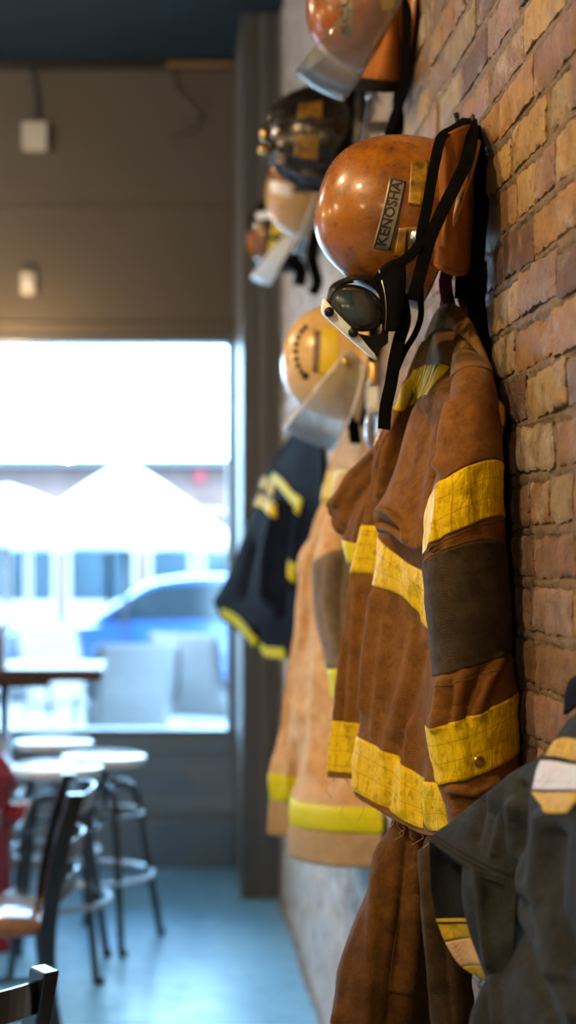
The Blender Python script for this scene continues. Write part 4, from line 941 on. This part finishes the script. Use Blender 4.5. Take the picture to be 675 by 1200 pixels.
# ================================================================ HELMETS
class Helmet:
    """crown points away from the wall, front edge hangs down; local axes: f front, s side (towards the camera), u crown"""
    def __init__(h, name, label, c, a, b, ht, tilt, shell, brim_mat=None, group='helmets hung on the brick wall', rib=False, brim=(.030, .018, .045), p=.80):
        h.c = np.array(c, float); h.a, h.b, h.ht, h.p = a, b, ht, p
        T = math.radians(tilt); h.U = np.array([-math.cos(T), 0, math.sin(T)]); h.Fv = np.array([-math.sin(T), 0, -math.cos(T)]); h.Sv = np.array([0, -1., 0])
        h.t = thing(name, label, 'helmet', h.c, group)
        rows = []
        for i in range(25):
            ph = PI / 2 * i / 24 * .995; rows.append([h.dome(2 * PI * k / 72, ph) for k in range(72)])
        rows = [[h.w(h.a * math.cos(2 * PI * k / 72) * 1.0, h.b * math.sin(2 * PI * k / 72) * 1.0, -.022) for k in range(72)]] + rows
        h.shell = MB().grid(np.array(rows), True).build('shell', shell, h.t)
        m = MB(); rows = []
        for e, du in ((0, -.020), (.35, -.024), (.75, -.031), (1, -.037), (1.0, -.041), (.7, -.036), (0, -.026)):
            row = []
            for k in range(72):
                th = 2 * PI * k / 72; c_, s_ = math.cos(th), math.sin(th)
                wd = brim[1] + (brim[0] - brim[1]) * max(0, c_) ** 2 + (brim[2] - brim[1]) * max(0, -c_) ** 2
                row.append(h.w((h.a + wd * e) * c_, (h.b + wd * e) * s_, du - .25 * wd * e * max(0, -c_)))
            rows.append(row)
        rows.append(rows[0]); m.grid(np.array(rows), True); m.build('brim', brim_mat or shell, h.t)
        rows = [[h.w(h.a * k_ * math.cos(2 * PI * k / 36), h.b * k_ * math.sin(2 * PI * k / 36), u) for k in range(36)] for k_, u in ((.97, -.024), (.93, -.02), (.80, .05), (.4, .09), (.05, .10))]
        MB().grid(np.array(rows), True).build('liner', 'lining_black', h.t)
    def w(h, f, s, u): return h.c + h.Fv * f + h.Sv * s + h.U * u
    def dome(h, th, ph, k=1.0):
        r = math.cos(ph) ** h.p; return h.w(k * h.a * r * math.cos(th), k * h.b * r * math.sin(th), k * h.ht * math.sin(ph))
    def onside(h, f, u, k=1.008):
        sn = min(.985, max(0, u / h.ht)); r = math.cos(math.asin(sn)) ** h.p
        return h.w(f * k, h.b * k * math.sqrt(max(.02, r * r - (f / h.a) ** 2)) if u > 0 else h.b * k * math.sqrt(max(.02, 1 - (f / h.a) ** 2)), u * k)
    def fu(h, px, py):
        """local front/crown coordinates of the near side point seen at a pixel"""
        f = u = 0.
        s = h.b * .9
        for _ in range(12):
            q = P(px, py, h.c[1] - s) - h.c; f, u = q @ h.Fv, q @ h.U
            sn = min(.98, max(0, u / h.ht)); r = math.cos(math.asin(sn)) ** h.p; s = h.b * math.sqrt(max(.02, r * r - (f / h.a) ** 2))
        return f, u
    def decal(h, quad, mat, name='sticker', k=1.012, n=14, parent=None):
        """quad: four pixels (front-low, rear-low, rear-high, front-high) laid on the near side"""
        q = [np.array(h.fu(*p)) for p in quad]; G = np.zeros((n, n, 3))
        for i in range(n):
            for j in range(n):
                a, b = i / (n - 1), j / (n - 1); z = (q[0] * (1 - b) + q[1] * b) * (1 - a) + (q[3] * (1 - b) + q[2] * b) * a; G[i, j] = h.onside(z[0], z[1], k)
        return MB().grid(G).build(name, mat, parent or h.t, solid=.0006)
    def text(h, body, p0, p1, size, mat, k=1.012, up=None, name='lettering', parent=None):
        """word running from pixel p0 to pixel p1"""
        cu = bpy.data.curves.new('w', 'FONT'); cu.body = body; cu.size = 1; cu.align_y = 'CENTER'; cu.resolution_u = 3; cu.offset = .028
        o = bpy.data.objects.new('w', cu); COL.objects.link(o); dg = bpy.context.evaluated_depsgraph_get()
        me = bpy.data.meshes.new_from_object(o.evaluated_get(dg)); bpy.data.objects.remove(o)
        bm = bmesh.new(); bm.from_mesh(me); bmesh.ops.triangulate(bm, faces=bm.faces)
        bmesh.ops.subdivide_edges(bm, edges=[e for e in bm.edges if e.calc_length() > .25], cuts=2)
        x = [v.co.x for v in bm.verts]; x0, x1 = min(x), max(x)
        a, b = np.array(h.fu(*p0)), np.array(h.fu(*p1)); d = b - a; L = np.linalg.norm(d); d /= L; nrm = np.array([d[1], -d[0]])
        if nrm[1] < 0: nrm = -nrm
        yc = [v.co.y for v in bm.verts]; ym = (min(yc) + max(yc)) / 2; yh = max(yc) - min(yc)
        for v in bm.verts:
            z = a + d * (v.co.x - x0) / (x1 - x0) * L + nrm * (v.co.y - ym) / yh * size; v.co = Vector(h.onside(z[0], z[1], k))
        bm.to_mesh(me); bm.free(); return link(name, me, mat, parent or h.t, False)
    def shield(h, piv_f, piv_u, rf, rs, alpha, vtop, vbot, mat, span=98, edge=None, name='face_shield'):
        A = math.radians(alpha); rows = []
        for i in range(12):
            t = i / 11; row = []
            for k in range(41):
                th = math.radians(-span + 2 * span * k / 40); c_ = math.cos(th); taper = .25 + .75 * max(0, (c_ + .15) / 1.15) ** .6
                v = (vtop + (vbot - vtop) * t) * taper; rr = 1 - .10 * t * t
                f, u, s = rf * c_ * rr, v, rs * math.sin(th)
                row.append(h.w(piv_f + f * math.cos(A) - u * math.sin(A), s, piv_u + f * math.sin(A) + u * math.cos(A)))
            rows.append(row)
        G = np.array(rows); o = MB().grid(G).build(name, mat, h.t, solid=.002)
        if edge:
            MB().tube(list(G[-1]), .0028, 6).build('shield_edge', edge, o); MB().tube(list(G[0]), .0024, 6).build('shield_edge', edge, o)
        for s in (1, -1):
            MB().lathe([(.002, .0), (.010, .001), (.011, .005), (.008, .008), (.002, .008)], h.w(piv_f, s * (rs + .001), piv_u), 20, h.Sv * s).build('shield_knob', 'brass', o)
        return o
# ---- main orange helmet
H = Helmet('fire_helmet', 'scuffed orange fire helmet lettered KENOSHA, hung above the brown coat', P(494, 261, 2.36), .135, .112, .178, 18, 'shell_orange', brim=(.003, .010, .02), p=.74)
# raised edge bead running round the crown
pl = H.decal([(437, 290), (457, 208), (476, 212), (459, 294)], 'sticker_silver', 'name_plate', 1.010)
H.text('KENOSHA', (447, 287), (466, 213), .0165, 'print_black', 1.0155, parent=pl)
for a, b in (((440, 289), (460, 210)), ((457, 292), (475, 214))):
    f0, f1 = np.array(H.fu(*a)), np.array(H.fu(*b)); MB().ribbon([H.onside(*(f0 + (f1 - f0) * i / 12), 1.0145) for i in range(13)], .0022, .0005, H.Sv).build('border_line', 'print_black', pl)
for a, b in (((440, 289), (457, 292)), ((460, 210), (475, 214))):
    f0, f1 = np.array(H.fu(*a)), np.array(H.fu(*b)); MB().ribbon([H.onside(*(f0 + (f1 - f0) * i / 6), 1.0145) for i in range(7)], .0026, .0005, H.Sv).build('border_line', 'print_black', pl)
H.decal([(478, 240), (482, 190), (501, 188), (498, 243)], 'sticker_gold', 'sticker', 1.010)
H.decal([(480, 238), (481, 226), (494, 226), (493, 240)], 'sticker_faded', 'sticker', 1.013)
H.decal([(462, 300), (468, 267), (490, 266), (486, 304)], 'sticker_gold', 'sticker', 1.010)
H.decal([(474, 296), (476, 270), (479, 270), (478, 297)], 'print_black', 'sticker', 1.013)
kn = P(490, 277, 2.232)
MB().lathe([(.012, 0), (.0125, .003), (.011, .006), (.006, .008), (.001, .0082)], kn, 24, (-.2, -1, .05)).build('stud', 'steel_dull', H.t)
# rolled cloth neck curtain behind the brim
N = [[(509,171,2.30),(520,160,2.27),(536,150,2.29),(549,146,2.34),(556,150,2.40)],
     [(508,200,2.29),(520,198,2.245),(537,196,2.26),(549,200,2.32),(557,200,2.40)],
     [(507,250,2.29),(520,250,2.235),(537,252,2.25),(549,252,2.31),(556,252,2.40)],
     [(506,290,2.29),(518,293,2.235),(534,300,2.245),(546,300,2.30),(553,298,2.38)],
     [(505,306,2.29),(515,314,2.235),(532,321,2.245),(544,321,2.30),(550,316,2.38)],
     [(507,307,2.295),(516,313,2.245),(531,319,2.255),(542,319,2.305),(547,314,2.375)],
     [(509,296,2.30),(517,300,2.255),(530,305,2.265),(540,305,2.31),(545,300,2.37)]]
ns = Sheet([PP(r) for r in N], 70, 50, False, [(-.004, 4, [(530,170),(530,240),(527,300)])], [(.0012, 40, 1)])
nc = sheet_obj('neck_curtain', 'curtain_orange', H.t, [(ns.G, False), (crom(crom(np.array([[(-.011, 2.415, z), (-.035, 2.462, z), (-.075, 2.478, z), (-.115 - .1 * (2.14 - z), 2.472, z)] for z in (2.31, 2.25, 2.18, 2.12)]), 20).transpose(1, 0, 2), 20).transpose(1, 0, 2), False)], .003)  # second grid: unseen far side, added to block window light behind the helmet
g = ns.patch([(3.68, .1), (3.7, 2), (3.68, 3.9)], [(3.72, .1), (3.74, 2), (3.72, 3.9)], 40, 3, .0014); sheet_obj('seam', 'canvas_trouser', nc, [(g, False)], .001)
# straps, ends hooked up at the wall
V = (-.35, -1, .05)
def strap(par, pts, w, mat='webbing_black', n=40, name='strap', th=.0022, nrm=V):
    return MB().ribbon(path(PP(pts), n), w, th, nrm).build(name, mat, par, True, sharp=.8)
strap(H.t, [(547,139,2.40),(532,150,2.31),(518,160,2.26),(512,180,2.232),(506,210,2.222),(500,245,2.217),(495,268,2.216),(492,290,2.22)], .0170)
strap(H.t, [(552,142,2.38),(553,160,2.30),(546,190,2.232),(532,220,2.215),(517,250,2.208),(503,282,2.206),(493,318,2.21),(484,352,2.215)], .0205)
strap(H.t, [(553,150,2.40),(560,190,2.37),(562,240,2.36),(558,290,2.355),(557,340,2.345),(562,390,2.335),(569,432,2.325)], .030, n=30)  # black strap, its lower end drawn on down to stand in for contact shadow
strap(H.t, [(545,160,2.41),(552,200,2.385),(552,260,2.38),(546,320,2.37),(543,350,2.37)], .030, n=30)
# ---- goggles on its front edge
g_ = thing('goggles', 'black rimmed goggles with a scratched clear lens strapped to the KENOSHA helmet', 'goggles', P(418, 365, 2.3))
prof = [(384,343),(389,333),(402,326),(420,322),(437,324),(450,334),(457,356),(457,384),(450,402),(440,413),(424,400),(404,383),(384,366)]
rows = []
cxy = np.array([420, 366.])
for Y, k in ((2.262, .86), (2.268, .97), (2.28, 1.0), (2.34, 1.0), (2.42, .98), (2.45, .94), (2.455, .80)):
    q = crom(np.array(prof, float), 60, True); rows.append([P(*(cxy + (p - cxy) * k), Y) for p in q])
MB().grid(np.array(rows), True).build('frame', 'rubber_black', g_)
ell = lambda r, Y, dx=0, dy=0: [P(418 + dx + r * (33 * math.cos(a) * .90 - 24 * math.sin(a) * .43), 361 + dy + r * (33 * math.cos(a) * .43 + 24 * math.sin(a) * .90), Y) for a in np.linspace(0, 2 * PI, 48, endpoint=False)]
G = np.array([ell(1.0, 2.262), ell(.92, 2.252), ell(.72, 2.243), ell(.45, 2.238), ell(.2, 2.236), ell(.01, 2.2355)]); MB().grid(G, True).build('lens', 'lens_clear', g_)
G = np.array([ell(.97, 2.2605), ell(.5, 2.2595), ell(.01, 2.259)]); MB().grid(G, True).build('lens_backing', 'lens_reflection', g_)
MB().tube(ell(1.0, 2.261), .0026, 10, True).build('lens_rim', 'rubber_black', g_)
# clear front shell along the lower edge, coloured white for window light shining through
rows = []
for Y, k in ((2.238, .0), (2.242, 1), (2.35, 1.0), (2.455, 1)):
    o = [(377,356),(380,350),(387,358),(403,375),(420,392),(434,409),(441,417),(442,422),(436,420),(418,405),(397,386),(378,368)]
    c_ = np.array([410, 384.]); rows.append([P(*(c_ + (np.array(p) - c_) * (.93 + .07 * k)), Y) for p in crom(np.array(o, float), 60, True)])
MB().grid(np.array(rows), True, True).build('front_shell', 'shield_white', g_, sharp=.9)
rows = []
for Y in (2.250, 2.256, 2.30):
    rows.append([P(*p, Y) for p in ((419,391),(437,394),(455,388),(455,402),(447,408),(442,419),(436,412),(424,400))])
MB().grid(np.array(rows), True, True).build('side_vent', 'rubber_black', g_, False, bevel=.001)
for p in ((386, 366), (414, 390)):
    MB().lathe([(.007, 0), (.008, .004), (.006, .008), (.001, .008)], P(*p, 2.236), 16, (-.2, -1, 0)).build('clip', 'rubber_black', g_)
Wd = [[(434,333,2.262),(446,316,2.25),(458,306,2.235),(474,302,2.225)], [(444,345,2.25),(452,335,2.235),(463,326,2.22),(476,322,2.216)], [(448,365,2.246),(456,360,2.23),(465,356,2.217),(474,352,2.216)], [(449,386,2.246),(455,388,2.235),(462,388,2.224),(468,382,2.22)]]
ws = Sheet([PP(r) for r in Wd], 30, 24, False, (), [(.0008, 60, 1)]); sheet_obj('strap_anchor', 'webbing_black', g_, [(ws.G, False)], .004)
sg = ws.patch([(0, .9), (1.5, .75), (3, .6)], [(0, .98), (1.5, .83), (3, .68)], 30, 3, .002); sheet_obj('seam', 'steel_dull', g_, [(sg, False)], .0008)
strap(g_, [(440,330,2.25),(452,322,2.235),(466,310,2.222),(480,300,2.214),(492,286,2.207)], .016)
strap(g_, [(470,345,2.222),(474,375,2.23),(468,398,2.24),(463,420,2.245),(458,450,2.25),(452,478,2.26),(450,503,2.27)], [.022,.024,.020,.018,.018,.018,.016] if False else .021, nrm=(-.6, -1, 0))
strap(g_, [(492,318,2.26),(493,350,2.28),(493,372,2.30),(486,392,2.31),(474,412,2.31),(462,440,2.30)], .010, nrm=(-.6, -1, 0))
# ---- hooks on the brick
def hook(Y, z, label, X=-.012):
    t = thing('coat_hook', label, 'hook', (X, Y, z), 'iron hooks on the brick wall')
    MB().box((-.016, Y - .014, z - .05), (-.0085, Y + .014, z + .012)).build('plate', 'metal_black', t, False, bevel=.003)
    MB().tube(path([(-.014, Y, z + .0), (-.026, Y, z - .004), (-.036, Y, z + .002), (-.038, Y, z + .012)]), .004, 10).build('prong', 'metal_black', t)
    MB().ball((-.038, Y, z + .013), .0055).build('tip', 'metal_black', t)
hook(2.425, zof(139, 2.40), 'black iron hook holding the KENOSHA helmet by its straps')
# crimson braces of the trousers, seen between helmet and collar
tr_ = bpy.data.objects['firefighter_trousers']
for q in ([(526,306,2.41),(522,330,2.415),(524,352,2.42),(522,380,2.45)], [(541,322,2.40),(543,345,2.40),(549,372,2.40),(552,395,2.42)]):
    top = [(548, 150, 2.425)]; strap(tr_, top + q + [(515, 600, 2.48), (500, 930, 2.46)], .022, 'strap_crimson', 60, 'suspender')
# ---- pipe and buckled strap on the wall behind
t = thing('metal_pipe', 'polished metal pipe hanging on the bricks between the two orange helmets', 'pipe', P(430, 150, 3.3))
MB().tube(path([P(440, 92, 3.32), P(436, 115, 3.3), P(430, 150, 3.28), P(424, 200, 3.26)]), .011, 16).build('pipe', 'chrome', t)
MB().tube([P(437, 110, 3.3), P(436, 117, 3.3)], .015, 16).build('collar', 'steel_dull', t)
q = P(430, 150, 3.28); MB().box((q[0], 3.27, q[2] - .012), (-.004, 3.29, q[2] + .012)).build('bracket', 'steel_dull', t, False)
t = thing('strap_hanger', 'black strap with metal buckle and copper tube hanging right of the cream helmet', 'strap', P(438, 470, 3.3))
MB().ribbon(path(PP([(436,372,3.3),(437,400,3.3),(437,424,3.3)])), .02, .003, V).build('strap', 'webbing_black', t)
MB().lathe([(.011, 0), (.012, .004), (.012, .05), (.009, .056)], P(438, 452, 3.3), 16).build('tube', 'brass', t)
m = MB()
m.tube(path(PP([(434,478,3.3),(431,490,3.3),(431,510,3.3),(434,522,3.3),(440,522,3.3),(443,510,3.3),(443,490,3.3),(440,478,3.3)]), 40), .006, 8); m.build('buckle', 'chrome', t)
MB().ribbon(path(PP([(437,452,3.3),(437,470,3.3),(437,484,3.3)])), .03, .004, V).build('plate', 'steel_dull', t)
# ---- cream helmet
H6 = Helmet('fire_helmet', 'cream fire helmet with round emblem, yellow sticker and clear visor above the tan coat', P(406, 424, 3.62), .148, .118, .165, 6, 'shell_cream', brim=(.02, .015, .03))
H6.decal([(373, 440), (377, 385), (397, 384), (395, 441)], 'sticker_yellow', k=1.01)
H6.decal([(366, 436), (368, 388), (377, 387), (374, 437)], 'print_brown', k=1.01)
for k in range(9):
    a = math.radians(-62 + 124 * k / 8); x, y = 368 - 21 * math.cos(a), 412 + 32 * math.sin(a); r = 2.6 if k < 8 else 4
    H6.decal([(x - r, y + r), (x - r, y - r), (x + r, y - r), (x + r, y + r)], 'print_black', 'emblem_mark', 1.011, 4)
H6.decal([(403, 428), (403, 414), (408, 414), (408, 428)], 'print_brown', k=1.01)
H6.shield(.02, .015, .205, .135, 27, .035, -.10, 'visor_milky', edge='shield_white')
strap(H6.t, [(416,380,3.55),(420,410,3.56),(418,450,3.55),(414,490,3.57),(417,520,3.6)], .03, name='chin_strap')
strap(H6.t, [(424,396,3.6),(426,430,3.6),(423,470,3.58),(428,500,3.6)], .022, name='chin_strap')
MB().lathe([(.015, -.01), (.02, 0), (.015, .01)], P(425, 440, 3.57), 16, (0, -1, 0)).build('buckle', 'steel_dull', H6.t)
# ---- upper row: orange helmet with big shield
H2 = Helmet('fire_helmet', 'glossy dark orange fire helmet with a large smoky face shield, highest on the wall', P(455, 6, 3.10), .150, .118, .178, 4, 'shell_orange_dark', brim=(.05, .02, .05))
H2.decal([(400, 44), (398, -40), (410, -40), (414, 44)], 'sticker_silver', 'name_plate', 1.010)
H2.text('SCUBA', (405, 40), (403, -36), .016, 'print_black', 1.015)
H2.decal([(448, 12), (446, -6), (462, -6), (462, 12)], 'sticker_yellow', k=1.01)
H2.shield(.008, .004, .235, .130, 37, .055, -.055, 'visor_smoky', edge='visor_milky')
Nk = [[(452,8,3.02),(458,8,2.99),(466,10,3.0),(472,14,3.06)], [(440,50,3.02),(452,50,2.985),(464,52,3.0),(470,52,3.06)], [(424,92,3.02),(442,94,2.985),(460,96,3.0),(468,96,3.06)]]
sheet_obj('neck_curtain', 'curtain_orange', H2.t, [(Sheet([PP(r) for r in Nk], 20, 20, outward=(-.5, 0, 2.7)).G, False)], .004)
Nk = [[(424,92,3.015),(442,94,2.98),(460,96,2.995),(468,96,3.06)], [(416,103,3.015),(440,107,2.98),(460,108,2.995),(469,106,3.06)]]
sheet_obj('curtain_hem', 'lining_black', H2.t, [(Sheet([PP(r) for r in Nk], 8, 20, outward=(-.5, 0, 2.7)).G, False)], .006)
strap(H2.t, [(478,-60,3.02),(477,0,2.98),(476,50,2.97),(474,92,2.97),(469,118,2.97),(462,138,2.98),(458,150,2.99),(456,156,2.995),(461,162,3.0),(467,154,2.99),(468,138,2.99),(466,118,2.99),(470,98,2.99)], .020, n=70)
# ---- black helmet
H3 = Helmet('fire_helmet', 'black ribbed fire helmet with yellow panels below the smoky face shield', P(396, 163, 3.85), .150, .122, .19, 4, 'shell_black', brim=(.045, .03, .04))
for k in range(8):
    th = 2 * PI * k / 8 + .1; MB().tube([H3.dome(th, PI / 2 * i / 20, 1.012) for i in range(21)], [.0055] * 21, 8).build('rib', 'shell_black', H3.t)
MB().lathe([(.02, 0), (.022, .012), (.012, .02), (.002, .022)], H3.w(0, 0, H3.ht), 20, H3.U).build('crown_button', 'brass', H3.t)
for q in ([(349, 143), (351, 122), (378, 118), (378, 143)], [(345, 186), (347, 158), (374, 156), (372, 188)], [(322, 190), (324, 176), (334, 178), (336, 196)]): H3.decal(q, 'sticker_gold', 'panel', 1.012)
MB().lathe([(.012, 0), (.016, .01), (.010, .03)], H3.w(.05, .03, H3.ht * .97), 16, H3.U).build('badge_post', 'brass', H3.t)
strap(H3.t, [(405,104,3.75),(410,140,3.73),(406,180,3.73),(396,215,3.74)], .05, name='ear_flap')
strap(H3.t, [(385,200,3.72),(372,204,3.72),(350,200,3.74),(332,192,3.80)], .02, name='brim_trim', mat='rubber_black')
# ---- tan helmet under it
H4 = Helmet('fire_helmet', 'tan fire helmet with orange and white stripes and a pale visor below the black helmet', P(370, 227, 4.55), .150, .12, .16, 6, 'shell_tan', brim=(.03, .015, .04))
H4.decal([(316, 214), (314, 204), (342, 204), (344, 214)], 'shell_orange', 'stripe', 1.01)
H4.decal([(318, 226), (316, 213), (340, 217), (344, 232)], 'paint_white', 'stripe', 1.012)
H4.decal([(345, 226), (345, 212), (365, 212), (365, 226)], 'print_black', 'sticker', 1.012)
H4.decal([(362, 224), (362, 214), (372, 214), (372, 224)], 'paint_white', 'sticker', 1.014)
H4.shield(.02, .0, .18, .135, 14, .01, -.085, 'visor_milky', edge='shield_white')
strap(H4.t, [(372,262,4.45),(366,300,4.45),(372,330,4.47),(366,345,4.48)], .035, name='chin_strap')
# ---- dark helmet at the end of the row
H5 = Helmet('fire_helmet', 'dark fire helmet with yellow patches and a white visor, last of the upper row', P(340, 273, 5.35), .150, .12, .165, 5, 'shell_black', brim=(.03, .015, .04))
H5.decal([(318, 276), (320, 254), (334, 252), (336, 274)], 'sticker_yellow', 'patch', 1.01)
H5.decal([(314, 296), (316, 280), (329, 284), (330, 302)], 'sticker_yellow', 'patch', 1.01)
H5.decal([(302, 304), (302, 264), (309, 262), (311, 306)], 'shell_orange', 'stripe', 1.012)
H5.decal([(292, 300), (289, 276), (299, 270), (300, 302)], 'curtain_orange', 'stripe', 1.011)
H5.decal([(302, 258), (300, 250), (322, 247), (325, 255)], 'shield_white', 'stripe', 1.012)
H5.shield(.03, .01, .19, .135, 33, .02, -.05, 'shield_white', edge='shield_white')
strap(H5.t, [(340,300,5.22),(352,318,5.22),(350,335,5.24)], .05, name='chin_strap')
strap(H5.t, [(362,300,5.22),(372,315,5.22),(378,332,5.24)], .03, name='chin_strap', mat='steel_dull')
# ================================================================ LIGHT
W = bpy.data.worlds.new('World'); S.world = W; W.use_nodes = True
bg = W.node_tree.nodes['Background']; bg.inputs[0].default_value = (.38, .68, 1.0, 1); bg.inputs[1].default_value = 20.0
def lamp(name, kind, loc, energy, col, **kw):
    d = bpy.data.lights.new(name, kind); d.energy = energy; d.color = col
    for k, v in kw.items(): setattr(d, k, v)
    o = bpy.data.objects.new(name, d); COL.objects.link(o); o.location = loc; return o
def aim(o, to): o.rotation_euler = (Vector(to) - o.location).to_track_quat('-Z', 'Y').to_euler()
WARM = (1.0, .67, .33)
o = lamp('sun', 'SUN', (0, 0, 10), 6.0, (1, .95, .88), angle=.01); aim(o, Vector((.2, .75, -1)) + Vector(o.location))
for i, (x, y) in enumerate(((-1.7, .7), (-1.8, 2.0), (-2.3, 4.2))):
    o = lamp('track_spot', 'SPOT', (x, y, 3.4), (150, 125, 80)[i], WARM, spot_size=math.radians(80), spot_blend=.8, shadow_soft_size=.06); aim(o, (0, (1.9, 2.8, 5.0)[i], 1.7))
for x, y, z in ((-3.2, 1.6, 2.5), (-3.2, 3.6, 2.5), (-4.6, 2.6, 2.5), (-3.0, -1.2, 2.5), (-1.6, -1.6, 2.6)):
    lamp('pendant_bulb', 'POINT', (x, y, z), 44, WARM, shadow_soft_size=.05)
lamp('pendant_bulb', 'POINT', (-1.34, 6.74, 2.42), 26, WARM, shadow_soft_size=.04)
lamp('far_fill', 'POINT', (-2.6, 4.9, 3.5), 78, (1.0, .80, .58), shadow_soft_size=.12)  # unseen warm fill, added to brighten the far wall and pilaster
# ================================================================ CAMERA
cd = bpy.data.cameras.new('camera'); cam = bpy.data.objects.new('camera', cd); COL.objects.link(cam); S.camera = cam
cam.location = (CX, 0, CZ); cam.rotation_euler = (PI / 2, 0, 0)
cd.sensor_fit = 'VERTICAL'; cd.sensor_height = 36; cd.sensor_width = 36; cd.lens = 50
cd.shift_x = (337.5 - VX) / 1200; cd.shift_y = (VY - 600) / 1200
cd.clip_start = .02; cd.clip_end = 200
cd.dof.use_dof = True; cd.dof.focus_distance = 2.2; cd.dof.aperture_fstop = 2.1
S.view_settings.view_transform = 'Standard'; S.view_settings.look = 'None'; S.view_settings.gamma = 1; S.view_settings.use_curve_mapping = False
S.view_settings.exposure = 0.0
S.cycles.use_denoising = True; S.cycles.max_bounces = 8; S.cycles.transparent_max_bounces = 16
